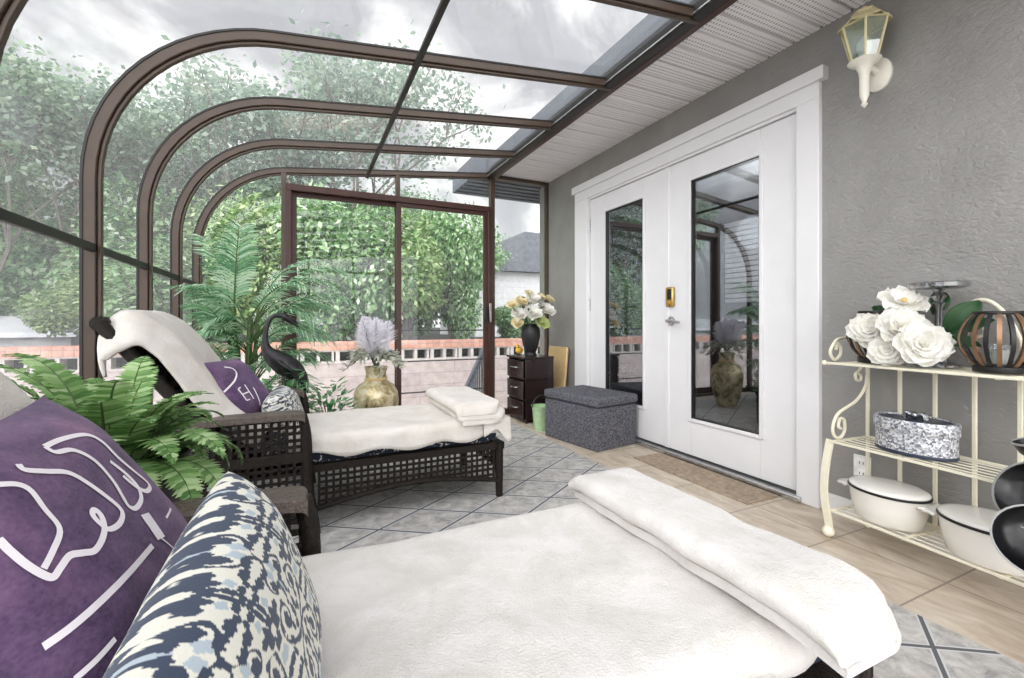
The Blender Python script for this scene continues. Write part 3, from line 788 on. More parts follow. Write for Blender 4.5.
def stroke(pil, w_, h_, t_, pts, wd, name='print_stroke', n=6):
    """a flat painted stroke lying on the front face; pts in pillow (u,v)"""
    P = spline([(a, b_, 0) for a, b_ in pts], n); m = MB(); L = []
    for i, p in enumerate(P):
        dd = (P[min(i+1, len(P)-1)]-P[max(i-1, 0)]); dd.normalize(); nr = Vector((-dd.y*2/w_, dd.x*2/h_, 0))
        # perpendicular in metric space
        tx, ty = dd.x*w_/2, dd.y*h_/2; l = math.hypot(tx, ty) or 1; px, py = -ty/l, tx/l
        row = []
        for s_ in (-1, 1):
            u = p.x+s_*px*wd/2*2/w_; v = p.y+s_*py*wd/2*2/h_
            u = max(-.99, min(.99, u)); v = max(-.99, min(.99, v))
            q = pillow_point(u, v, w_, h_, t_, 1); q.z += .0016; row.append(q)
        L.append(row)
    vs = [q for r_ in L for q in r_]; fs = [(2*i, 2*i+1, 2*i+3, 2*i+2) for i in range(len(L)-1)]
    return m.add(vs, fs).build(name, 'lettering', pil, recalc=False)
# damask print: mirrored scrolls and leaves in a repeating tile
def spiral_pts(cx_, cy_, r0, turns, ph, sgn):
    return [(cx_+r0*(1-i/40*.85)*math.cos(ph+sgn*turns*2*PI*i/40), cy_+r0*(1-i/40*.85)*math.sin(ph+sgn*turns*2*PI*i/40)) for i in range(41)]
DM = []
def seg(pts, wd): 
    for i in range(len(pts)-1): DM.append((pts[i], pts[i+1], wd))
seg(spiral_pts(.052, .050, .034, 1.35, -1.2, 1), .006); seg([(.052+.034*math.cos(-1.2), .050+.034*math.sin(-1.2)), (.040, .006), (.012, .004), (0, .0)], .007)
seg(spiral_pts(.028, .100, .022, 1.1, 2.0, -1), .006); seg([(.028+.022*math.cos(2.0), .1+.022*math.sin(2.0)), (.004, .13), (0, .14)], .006)
BL = [(.012, .088, .010, .007), (.044, .075, .007, .006), (.100, .10, .006, .010), (.085, .130, .010, .006), (.030, .125, .008, .007), (.066, .022, .007, .008), (.040, .028, .006, .008), (.078, .058, .006, .010), (.100, .135, .006, .006), (.018, .125, .005, .008), (.052, .050, .011, .013), (.030, .098, .009, .012), (.084, .088, .013, .018), (.066, .094, .010, .008), (.098, .064, .008, .012), (.010, .034, .008, .014), (.022, .018, .010, .007), (.095, .012, .014, .006), (.076, .010, .006, .008), (.050, .128, .014, .008), (.068, .134, .007, .006), (.008, .072, .005, .016), (.098, .120, .006, .014), (.014, .055, .006, .005)]
LB = [(.10, .035, .012, .010), (.012, .112, .010, .010), (.080, .115, .009, .007), (.0, .08, .008, .014)]
TW, THh = .105, .14
NAVY = lin(56, 66, 84); PALE = lin(170, 182, 190); CRM = lin(216, 214, 202)
def damask(x, y):
    x /= .70; y /= .70
    x += .006*fbm(x*14, y*14, 3); y += .006*fbm(x*14, y*14, 8)
    a = abs((x+10*TW*2+TW) % (2*TW)-TW); b_ = abs((y+10*THh*2+THh) % (2*THh)-THh)
    for (p, q, wd) in DM:
        dx, dy = q[0]-p[0], q[1]-p[1]; L2 = dx*dx+dy*dy or 1e-9
        t = max(0, min(1, ((a-p[0])*dx+(b_-p[1])*dy)/L2)); ex_, ey_ = a-p[0]-t*dx, b_-p[1]-t*dy
        if ex_*ex_+ey_*ey_ < (wd*.5+.0035*fbm(x*60, y*60, 1))**2: return NAVY
    for (c0, c1, ra, rb) in BL:
        k = 1+.22*math.sin(5*math.atan2(b_-c1, a-c0))
        if ((a-c0)/ra)**2+((b_-c1)/rb)**2 < k: return NAVY
    for (c0, c1, ra, rb) in LB:
        if ((a-c0)/ra)**2+((b_-c1)/rb)**2 < 1+.3*math.sin(4*math.atan2(b_-c1, a-c0)): return PALE
    if abs(a-.075) < .0025 and (b_*1000) % 9 < 4.5 and b_ > .02 and b_ < .06: return NAVY
    return CRM
PW, PH, PT = .47, .41, .15
E_Y = (-.185, .05, .28)
FW, FH = .38, .35
def purple_pillow(off, label):
    if off: p = make_pillow('lettered_pillow', FW, FH, PT, 'purple', (-.29, 2.44, .615), (.45, .9, 0.0), (-.217, .05, .266))
    else: p = make_pillow('lettered_pillow', PW, PH, PT, 'purple', (-.285, .795, .635), (0, 1, 0.0), E_Y)
    tag(p, label, 'pillow', 'purple lettered pillows'); return p
def floral_pillow(off, label):
    if off: p = make_pillow('damask_pillow', .44, .29, .16, 'damask', (-.075, 2.46, .475), (.05, 1, 0.0), (-.30, .0, .95), damask, 120, .13)
    else: p = make_pillow('damask_pillow', .501, .303, .14, 'damask', (-.066, .601, .548), (.044, 1, .10), (-.339, .0, .941), damask, 280, .09)
    tag(p, label, 'pillow', 'damask pillows'); return p
DY = FAR[1]-NEAR[1]
pn = purple_pillow(0, 'large purple pillow with white looping handwriting at the lower left corner')
pf = purple_pillow(DY, 'smaller purple pillow with white letters on the far chaise')
dn = floral_pillow(0, 'cream and navy scroll patterned pillow in front of the large purple pillow')
df = floral_pillow(DY, 'cream and navy patterned pillow tucked behind the arm of the far chaise')
NS = [
   (0.008, [(-0.108, 0.603), (0.077, 0.597), (0.287, 0.547), (0.353, 0.448), (0.37, 0.289), (0.416, 0.125), (0.451, -0.024), (0.323, -0.043), (0.253, 0.03), (0.232, 0.155)]),
   (0.008, [(-0.108, 0.603), (-0.098, 0.536), (0.038, 0.493), (0.105, 0.353), (0.087, 0.181), (0.037, 0.068), (0.001, -0.017), (0.055, -0.065), (0.183, -0.052), (0.263, 0.025), (0.283, 0.159), (0.246, 0.292)]),
   (0.008, [(-0.398, 0.575), (-0.408, 0.527), (-0.316, 0.459), (-0.201, 0.386), (-0.143, 0.27), (-0.107, 0.123), (-0.103, -0.004), (-0.202, -0.05), (-0.307, -0.031), (-0.318, 0.036), (-0.3, 0.1), (-0.26, 0.111), (-0.268, 0.053), (-0.343, -0.016), (-0.486, -0.058), (-0.557, -0.023), (-0.618, 0.014), (-0.686, -0.001), (-0.738, -0.014), (-0.763, 0.035), (-0.781, 0.125), (-0.783, 0.218), (-0.775, 0.295)]),
   (0.007, [(-0.58, 0.527), (-0.513, 0.476), (-0.491, 0.406), (-0.519, 0.287), (-0.552, 0.161), (-0.659, 0.093), (-0.743, 0.049)]),
   (0.008, [(-0.916, -0.244), (-0.735, -0.273), (-0.095, -0.317)]),
   (0.024, [(0.088, -0.138), (0.061, -0.246), (0.038, -0.342)]),
   (0.003, [(0.038, -0.342), (0.089, -0.466)]),
   (0.004, [(0.271, -0.286), (0.472, -0.281)]),
   (0.005, [(-0.277, -0.622), (-0.207, -0.527), (-0.033, -0.563), (0.101, -0.69)]),
   (0.006, [(-0.916, -0.465), (-0.833, -0.476), (-0.727, -0.478)]),
]
FS = [
   (0.008, [(-0.309, 0.518), (-0.114, 0.434), (-0.107, 0.267), (-0.315, 0.078), (-0.599, -0.056), (-0.792, -0.131)]),
   (0.008, [(-0.451, -0.202), (-0.432, -0.377), (-0.411, -0.559)]),
   (0.008, [(-0.166, -0.127), (-0.165, -0.347), (-0.151, -0.572)]),
   (0.006, [(-0.445, -0.374), (-0.165, -0.347)]),
   (0.006, [(-0.451, -0.202), (-0.351, -0.172)]),
   (0.006, [(-0.411, -0.559), (-0.279, -0.555)]),
   (0.008, [(0.067, -0.263), (0.034, -0.509), (0.031, -0.798)]),
]
for wd, P in NS: stroke(pn, PW, PH, PT, P, wd, 'white_lettering')
for wd, P in FS: stroke(pf, FW, FH, PT, P, wd, 'white_lettering')

# ------------------------------------------------------------------ plants
def frond(mb_leaf, mb_stem, p0, az, el, L, droop, n, ll, lw, taper='fern', curl=0.0, rr=None, sag=.3):
    rr = rr or R; p = Vector(p0); pts = [p.copy()]; dirs = []
    seg_ = 22
    for i in range(seg_):
        t = i/seg_; e_ = el-droop*t*t*1.0-droop*.35*t; a_ = az+curl*t
        d = Vector((math.cos(e_)*math.cos(a_), math.cos(e_)*math.sin(a_), math.sin(e_))); dirs.append(d)
        p = p+d*L/seg_; pts.append(p.copy())
    dirs.append(dirs[-1])
    mb_stem.tube(pts[::2], [.0045*(1-.8*i/11)*(1 if taper == 'fern' else 1.5) for i in range(len(pts[::2]))], 4)
    start = .06 if taper == 'fern' else .22
    for k in range(n):
        t = start+(1-start)*(k+.5)/n; f = t*seg_; i = min(int(f), seg_-1); q = pts[i].lerp(pts[i+1], f-i); d = dirs[i]
        side = d.cross(Vector((0, 0, 1)))
        if side.length < 1e-3: side = Vector((1, 0, 0))
        side.normalize(); up = side.cross(d)
        if taper == 'fern': s_ = math.sin(PI*min(1, (t*.92+.10)))**.75*(1 if t > .12 else .7); fw = .28
        else: s_ = (math.sin(PI*(.12+.80*(t-start)/(1-start))))**.5; fw = .55+.5*t
        l_ = ll*s_*rr.uniform(.9, 1.08)
        for sg in (-1, 1):
            dl = (side*sg+d*fw+up*rr.uniform(.0, .22)).normalized()
            tip = q+dl*l_-Vector((0, 0, l_*sag)); mid = q+dl*l_*.5-Vector((0, 0, l_*sag*.18))
            wv = d*lw*.5; 
            mb_leaf.add([q-wv*.7, mid-wv, tip, mid+wv, q+wv*.7], [(0, 1, 2, 3, 4)])
def frond_part(parent, name, mat, *a, **k):
    lf, st = MB(), MB(); frond(lf, st, *a, **k)
    o = lf.build(name, mat, parent, smooth=False, recalc=False); st.build('midrib', 'stem', o, recalc=False); return o
def make_fern():
    root = empty('fern', (-.42, 1.40, 0)); tag(root, 'bushy green fern between the two chaises', 'potted plant')
    MB().lathe([(0, 0), (.11, 0), (.13, .06), (.14, .44), (.155, .60), (.14, .60), (.13, .56), (0, .56)], 24).build('planter', 'pot', root)
    rr = random.Random(5)
    spec = []
    for k in range(60):
        az = 2*PI*k/60*3.0+rr.uniform(-.25, .25); ring_ = k % 3
        spec.append((az, (1.35, .95, .5)[ring_]+rr.uniform(-.15, .15), (.34, .38, .40)[ring_]*rr.uniform(.85, 1.1), (1.2, 1.7, 1.7)[ring_]*rr.uniform(.85, 1.1)))
    for az, el, L, dr in spec:
        if math.cos(az) > .35: L *= .74
        if math.cos(az) < -.6: L *= 1.2
        frond_part(root, 'frond', 'fern', (math.cos(az)*.05, math.sin(az)*.05, .57), az, el, L, dr, 36, .052, .0135, rr=rr, sag=.12, curl=rr.uniform(-.3, .3))
    return root
make_fern()
def make_palm():
    root = empty('areca_palm', (-.36, 3.52, 0)); tag(root, 'tall feathery palm in the corner behind the far chaise', 'potted plant')
    MB().lathe([(0, 0), (.12, 0), (.17, .30), (.18, .32), (.16, .32), (.15, .28), (0, .28)], 24).build('planter', 'pot', root)
    rr = random.Random(12)
    for k in range(7):
        a = k*1.05; MB().tube(spline([(.04*math.cos(a), .04*math.sin(a), .28), (.06*math.cos(a), .06*math.sin(a), .6), (.09*math.cos(a), .09*math.sin(a), .95)], 4), [.014]*8+[.008], 6).build('cane', 'stem', root)
    spec = []
    for k in range(32):
        side = 0 if k % 2 else PI
        az = side+rr.uniform(-.75, .75); h = (.30, .50, .66, .80, .92)[k % 5]
        L = rr.uniform(.48, .68) if side == 0 else rr.uniform(.38, .52)
        spec.append((az, rr.uniform(.95, 1.3), L, rr.uniform(1.0, 1.6), h))
    spec += [(.1, 1.15, .80, 1.25, .92), (-.25, 1.0, .78, 1.3, .80), (1.4, 1.45, .70, .3, .95), (-1.3, 1.42, .62, .35, .95), (2.4, 1.38, .66, .5, .92), (.4, 1.3, .68, .9, .92), (-2.0, 1.25, .5, .9, .7), (-1.9, 1.2, .48, .9, .5), (-2.4, 1.2, .5, 1.0, .85)]
    for az, el, L, dr, h in spec:
        r0 = .05+.03*h; frond_part(root, 'frond', 'palm', (r0*math.cos(az*1.7), r0*math.sin(az*1.7), h), az, el, L, dr, 26, .19, .0125, taper='palm', rr=rr, sag=.36)
make_palm()
def low_plant(loc, rad, h, n, label, seed, mat='lowleaf'):
    root = empty('leafy_plant', loc); tag(root, label, 'potted plant'); rr = random.Random(seed)
    MB().lathe([(0, 0), (.08, 0), (.10, .18), (.09, .18), (0, .16)], 18).build('planter', 'pot', root)
    m = MB(); st = MB()
    for k in range(n):
        a = rr.uniform(0, 2*PI); r_ = rad*math.sqrt(rr.random()); z = .18+h*rr.random()*(1-.5*(r_/rad)**2)
        d = Vector((math.cos(a)+rr.uniform(-.6, .6), math.sin(a)+rr.uniform(-.6, .6), rr.uniform(-.3, .7))).normalized()
        m.rhomb((r_*math.cos(a), r_*math.sin(a), z), d, (rr.uniform(-.4, .4), rr.uniform(-.4, .4), 1), rr.uniform(.045, .08), rr.uniform(.009, .017))
        if k % 12 == 0: st.tube([(0, 0, .16), (r_*.5*math.cos(a), r_*.5*math.sin(a), z*.8), (r_*math.cos(a), r_*math.sin(a), z)], .003, 4)
    m.build('foliage', mat, root, smooth=False, recalc=False); st.build('stems', 'stem', root, recalc=False)
low_plant((.16, 3.20, 0), .17, .38, 420, 'small bright green plant right of the crane statue', 3)
low_plant((-.12, 3.08, 0), .20, .50, 520, 'low green plant behind the patterned pillow of the far chaise', 4)

# crane statue ---------------------------------------------------------
def crane():
    root = empty('crane_statue', (-.095, 3.12, .02)); tag(root, 'dark metal crane statue with arched neck in front of the palm', 'statue')
    px = [(.078, .880, .006), (.050, .905, .010), (.024, .925, .019), (.000, .944, .024), (-.022, .952, .017), (-.055, .952, .013), (-.082, .930, .013), (-.098, .890, .014), (-.107, .835, .016), (-.108, .785, .021), (-.095, .735, .036), (-.055, .690, .058), (-.005, .650, .070), (.045, .612, .066), (.085, .565, .046), (.105, .520, .026), (.118, .480, .010)]
    px = [(.100+0*x, 0, z) if False else (x, z, r_) for x, z, r_ in px]
    P = [Vector((x, 0, z)) for x, z, r_ in px]; rs = [r_ for *_, r_ in px]
    Q = spline(P, 4); rr = []
    for i in range(len(P)-1):
        for k in range(4): rr.append(rs[i]+(rs[i+1]-rs[i])*k/4)
    rr.append(rs[-1])
    body = MB().tube(Q, rr, 16, up=(0, 1, 0), flat=.85).build('body', 'crane', root, sub=1)
    MB().tube([(.012, 0, .935), (.05, 0, .925), (.075, 0, .90)], [.013, .009, .002], 8).build('beak', 'crane', root)
    c = MB()
    for k in range(5): c.tube([(0, 0, .955), (-.012+k*.008, (k-2)*.008, .985)], [.004, .001], 5)
    c.build('crest', 'crane', root)
    for sg in (-1, 1):
        wg = MB(); wg.grid(lambda u, v: Vector((-.04+.15*u+.02*v, sg*(.052+.012*math.sin(PI*v))*(1-.25*u), .685-.16*u-.055*v+.03*math.sin(PI*u))), 10, 6)
        wg.build('wing', 'crane', root, solid=.008)
        MB().tube(spline([(.0, sg*.025, .60), (.012, sg*.028, .42), (-.004, sg*.03, .30), (.0, sg*.03, .04)], 4), .009, 8).build('leg', 'crane', root)
        f = MB()
        for a in (-.5, 0, .5): f.tube([(0, sg*.03, .04), (-.07*math.cos(a), sg*.03+.07*math.sin(a), .022)], [.008, .004], 6)
        f.build('foot', 'crane', root)
    MB().lathe([(0, 0), (.12, 0), (.12, .02), (0, .025)], 20).build('base', 'crane', root)
crane()

# gilded floor vase with feathers -------------------------------------
def floor_vase():
    root = empty('floor_vase', (.505, 3.50, 0)); tag(root, 'rounded gold floor vase standing behind the far chaise', 'vase')
    MB().lathe([(0, 0), (.085, 0), (.10, .02), (.135, .12), (.158, .24), (.166, .34), (.158, .41), (.13, .46), (.085, .49), (.076, .50), (.074, .56), (.086, .595), (.078, .60), (.066, .57), (.066, .50), (0, .45)], 36).build('vase_body', 'gold', root)
    MB().lathe([(.078, .498), (.083, .503), (.083, .515), (.078, .52)], 36).build('neck_band', 'tan', root)
    ar = empty('feather_arrangement', (.505, 3.50, .56)); tag(ar, 'pale lavender feather plumes with silvery leaves in the gold vase', 'dried arrangement')
    rr = random.Random(9)
    for k in range(9):
        m = MB(); core = MB(); a = rr.uniform(0, 2*PI); lean = rr.uniform(.04, .17); hgt = rr.uniform(.36, .46)
        b0 = Vector((0, 0, .03)); top = Vector((math.cos(a)*lean, math.sin(a)*lean, hgt))
        core.tube([b0, b0.lerp(top, .5), top], [.008, .006, .002], 5)
        for q in range(560):
            t = .18+.82*rr.random(); c = b0.lerp(top, t); az = rr.uniform(0, 2*PI)
            d = Vector((math.cos(az), math.sin(az), rr.uniform(.3, 1.0))).normalized(); l_ = rr.uniform(.08, .15)*math.sin(PI*(.2+.75*t))
            m.rhomb(c, d, (rr.uniform(-1, 1), rr.uniform(-1, 1), .3), l_, .0026)
        po = m.build('feather_plume', 'plume', ar, smooth=False, recalc=False); core.build('plume_stalk', 'plume_core', po)
    for k in range(12):
        a = 2*PI*k/12+rr.uniform(-.2, .2); L = rr.uniform(.16, .25); st = MB(); lf = MB()
        pts = spline([(0, 0, .02), (math.cos(a)*L*.45, math.sin(a)*L*.45, .12+rr.uniform(0, .07)), (math.cos(a)*L, math.sin(a)*L, rr.uniform(-.02, .14))], 6)
        st.tube(pts, .0035, 5)
        for p in pts[4:]:
            for s_ in range(4):
                d = Vector((math.cos(a)+rr.uniform(-.9, .9), math.sin(a)+rr.uniform(-.9, .9), rr.uniform(-.7, .5))).normalized()
                lf.rhomb(p, d, (rr.uniform(-.5, .5), rr.uniform(-.5, .5), 1), rr.uniform(.05, .085), .010)
        o = lf.build('leaf_spray', 'sleaf', ar, smooth=False, recalc=False); st.build('twig', 'stem', o)
    # slim wooden stand beside the vase
    s_ = empty('plant_stand', (.505, 3.50, 0))
    bpy.data.objects.remove(s_)
floor_vase()

# ------------------------------------------------------------------ corner: drawer tower etc.
def flower(mb, c, r, rr, layers=((6, .95, .15), (6, .75, .55), (5, .5, .95)), face=(0, 0, 1), cup=.5):
    """rosette of curved petals facing `face`"""
    f = Vector(face).normalized(); q = f.to_track_quat('Z', 'Y').to_matrix(); c = Vector(c)
    for li, (n, sz, el) in enumerate(layers):
        for k in range(n):
            a = 2*PI*k/n+li*.5+rr.uniform(-.15, .15); L = r*sz*rr.uniform(.9, 1.1); e_ = el+rr.uniform(-.1, .1); wd = L*.52
            ca, sa = math.cos(a), math.sin(a)
            def fn(u, v):
                s_ = u; lat = (v-.5)*2*wd*math.sin(PI*min(1, (.12+.80*s_)))**.7
                ang = e_+cup*(s_-.3); rad_ = L*s_*math.cos(e_*.8+cup*s_*.4); z = L*s_*math.sin(e_)+.25*L*((v-.5)*2)**2*s_ -.18*L*max(0, s_-.7)
                z += .03*L*math.sin(9*v+li*2+k)
                p = Vector((rad_*ca-lat*sa, rad_*sa+lat*ca, z)); return c+q @ p
            mb.grid(fn, 5, 5)
def drawer_tower():
    x0, x1, y0, y1 = 1.835, 2.15, 3.68, 4.05; root = empty('drawer_tower', (x0, y0, 0)); tag(root, 'dark brown three drawer plastic tower in the corner', 'drawer unit')
    dx, dy = x1-x0, y1-y0
    b = MB(); b.box(.02, dx, .0, .012, .02, .60).box(.02, dx, dy-.012, dy, .02, .60).box(dx-.012, dx, 0, dy, .02, .60)
    for z in (.02, .205, .395): b.box(.02, dx, 0, dy, z, z+.012)
    for x in (.03, dx-.05):
        for y in (.01, dy-.03): b.box(x, x+.02, y, y+.02, 0, .02)
    b.build('cabinet_frame', 'plastic', root, bevel=.003)
    MB().box(-.006, dx+.004, -.006, dy+.006, .592, .612).build('cabinet_top', 'plastic', root, bevel=.006)
    for z in (.035, .222, .41):
        d = MB(); d.box(-.004, .012, .012, dy-.012, z, z+.165).box(.012, dx-.02, .02, dy-.02, z, z+.01)
        do = d.build('drawer', 'plastic', root, bevel=.006)
        MB().tube(spline([(-.004, dy/2-.06, z+.10), (-.022, dy/2-.05, z+.10), (-.026, dy/2, z+.10), (-.022, dy/2+.05, z+.10), (-.004, dy/2+.06, z+.10)], 4), .005, 8).build('drawer_handle', 'steel', do)
drawer_tower()
def corner_items():
    v = MB().lathe([(0, 0), (.055, 0), (.058, .01), (.05, .03), (.075, .10), (.092, .19), (.09, .25), (.07, .295), (.062, .305), (.052, .30), (.08, .24), (.08, .19), (0, .03)], 28)
    vo = v.build('ribbed_vase', 'matblack'); vo.location = (1.99, 3.84, .612); tag(vo, 'black vase on top of the brown drawer tower', 'vase')
    bo = empty('bouquet', (1.99, 3.84, .88)); tag(bo, 'white and yellow flower bouquet in the black vase on the drawer tower', 'bouquet')
    rr = random.Random(21)
    for (x, z, y, r_, mt) in ((-.04, .13, -.10, .085, 'petal'), (.13, .16, -.06, .085, 'petal'), (-.14, .12, -.02, .07, 'petal'), (.05, .04, -.12, .07, 'petal_green'), (.03, .26, -.0, .075, 'petal'), (-.10, .24, .0, .06, 'petal_cream'), (.20, .27, .0, .05, 'petal_cream'), (.12, .29, .03, .05, 'petal_cream'), (-.21, .21, -.02, .05, 'petal_cream'), (-.17, .04, -.05, .055, 'petal_cream'), (.0, .33, .04, .04, 'petal_cream'), (-.03, .22, .1, .08, 'petal')):
        m = MB(); flower(m, (x, y, z), r_*1.25, rr, face=(x*2.0, -.7+y, .6+z), layers=((7, .95, .2), (7, .8, .6), (6, .6, .95), (4, .35, 1.2)))
        fo = m.build('blossom', mt, bo, recalc=False, angle=80); MB().tube([(0, 0, -.1), (x*.5, y*.5, z*.3), (x, y, z)], .004, 5).build('stem', 'stem', fo)
    lf = MB()
    for k in range(60):
        a = rr.uniform(0, 2*PI); r_ = rr.uniform(.06, .22); d = Vector((math.cos(a), math.sin(a), rr.uniform(-.3, .7))).normalized()
        lf.rhomb((math.cos(a)*r_*.6, math.sin(a)*r_*.5, rr.uniform(.0, .30)), d, (0, 0, 1), rr.uniform(.06, .10), .014)
    lf.build('leaves', 'dleaf', bo, smooth=False, recalc=False)
    bd = MB(); bd.box(-.012, .012, 0, .36, 0, .69)
    o = bd.build('wooden_board', 'tan', bevel=.01); o.location = (2.275, 3.72, .002); o.rotation_euler = (0, .09, 0); tag(o, 'pale wooden board leaning on the wall behind the drawer tower', 'board')
    br = empty('bird_ornament', (1.93, 3.97, .612)); tag(br, 'little yellow bird ornament beside the black vase', 'ornament')
    MB().lathe([(0, 0), (.022, 0), (.022, .008), (0, .01)], 14).build('base', 'matblack', br)
    bb = MB(); bb.sphere((0, 0, .045), .034, 14, 10, (1.15, .85, 1)); bb.build('body', 'yellow', br)
    bh = MB(); bh.sphere((-.02, 0, .085), .02, 12, 8); bh.build('head', 'yellow', br); MB().tube([(-.036, 0, .085), (-.052, 0, .082)], [.006, .001], 6).build('beak', 'matblack', br)
    MB().tube([(.03, 0, .05), (.06, 0, .065)], [.012, .006], 6, flat=.4).build('tail', 'matblack', br)
    pl = empty('watering_pail', (1.885, 3.43, 0)); tag(pl, 'small mint green pail between the ottoman and the drawer tower', 'pail')
    MB().lathe([(0, 0), (.065, 0), (.085, .20), (.092, .21), (.085, .21), (.06, .02), (0, .02)], 24).build('bucket', 'mint', pl)
    MB().tube([(.09*math.cos(a), 0, .20+.10*math.sin(a)) for a in [PI*i/12 for i in range(13)]], .006, 8).build('bail_handle', 'matblack', pl)
corner_items()

def ottoman():
    ex = Vector((2.35-1.905, 2.736-2.65, 0)); ang = math.atan2(ex.y, ex.x)
    root = empty('storage_ottoman', (1.905, 2.65, 0), ang*.85); tag(root, 'charcoal linen storage ottoman by the left french door', 'ottoman')
    MB().box(.006, .43, .006, .60, 0, .31).build('box_body', 'charcoal', root, bevel=.006)
    lid = MB(); lid.box(-.004, .44, -.004, .61, .315, .385); lid.build('padded_lid', 'charcoal', root, bevel=.018)
ottoman()
o = MB().box(-.695, 1.765, YB+.1, 3.95, .0, .006).build('area_rug', 'rug', smooth=False); tag(o, 'grey rug with thin dark diamond lattice under the chaises', 'rug')
o = MB().box(2.055, 2.30, 1.57, 2.44, 0, .010).build('doormat', 'mat', bevel=.003); tag(o, 'brown doormat at the french door threshold', 'doormat')

# ------------------------------------------------------------------ wall lantern, outlet
def sconce():
    root = empty('wall_lantern', (W, 1.14, 2.03)); tag(root, 'white carriage lantern with green tinted glass on the stucco wall', 'wall lamp')
    MB().lathe([(0, 0), (.054, 0), (.054, .012), (.042, .022), (0, .024)], 28, mat=Matrix.Translation((0, 0, .015)) @ Matrix.Rotation(-PI/2, 4, 'Y') @ Matrix.Scale(1.35, 4, (1, 0, 0))).build('back_plate', 'lampwhite', root)
    ax = -.115
    MB().tube(spline([(-.01, 0, .02), (-.05, 0, .03), (-.09, 0, .02), (ax, 0, .0)], 4), .014, 10).build('arm', 'lampwhite', root)
    MB().lathe([(0, -.155), (.006, -.15), (.014, -.14), (.008, -.128), (.012, -.118), (.018, -.10), (.019, -.02), (.022, .005), (.034, .03), (.055, .042), (.062, .05), (0, .05)], 20, c=(ax, 0, 0)).build('tail_stem', 'lampwhite', root)
    b0, b1, zb, zt = .05, .088, .05, .205
    fr = MB(); gl = MB()
    ang = [PI/3*k+PI/6 for k in range(6)]
    B = [Vector((ax+b0*math.cos(a), b0*math.sin(a), zb)) for a in ang]; T = [Vector((ax+b1*math.cos(a), b1*math.sin(a), zt)) for a in ang]
    for k in range(6):
        fr.tube([B[k], T[k]], .005, 6); fr.tube([T[k], T[(k+1) % 6]], .006, 6); fr.tube([B[k], B[(k+1) % 6]], .005, 6)
        gl.add([B[k], B[(k+1) % 6], T[(k+1) % 6], T[k]], [(0, 1, 2, 3)])
    fr.build('lantern_frame', 'lampgold', root); gl.build('lantern_glass', 'glass_lamp', root, smooth=False)
    MB().lathe([(.098, zt), (.094, zt+.012), (.06, zt+.035), (.04, zt+.045), (.048, zt+.05), (.048, zt+.06), (.02, zt+.07), (.008, zt+.085), (0, zt+.09)], 6, c=(ax, 0, 0)).build('lantern_cap', 'lampgold', root, smooth=False)
    bl = MB(); bl.lathe([(.013, zb), (.015, zb+.02), (.03, zb+.055), (.03, zb+.08), (.015, zb+.105), (0, zb+.11)], 16, c=(ax, 0, 0)); bl.build('bulb', 'bulb', root)
sconce()
def outlet():
    root = empty('wall_outlet', (W, 1.205, .255)); tag(root, 'white power outlet on the wall behind the rack', 'outlet')
    MB().box(-.008, 0, -.036, .036, -.058, .058).build('cover_plate', 'plate_white', root, bevel=.004)
    for z in (-.024, .024):
        s_ = MB().box(-.011, -.007, -.018, .018, z-.015, z+.015).build('socket', 'plate_white', root, bevel=.003)
        k = MB(); k.box(-.0118, -.0105, -.009, -.006, z-.006, z+.006).box(-.0118, -.0105, .006, .009, z-.006, z+.006); k.build('socket_slots', 'matblack', s_, smooth=False)
outlet()

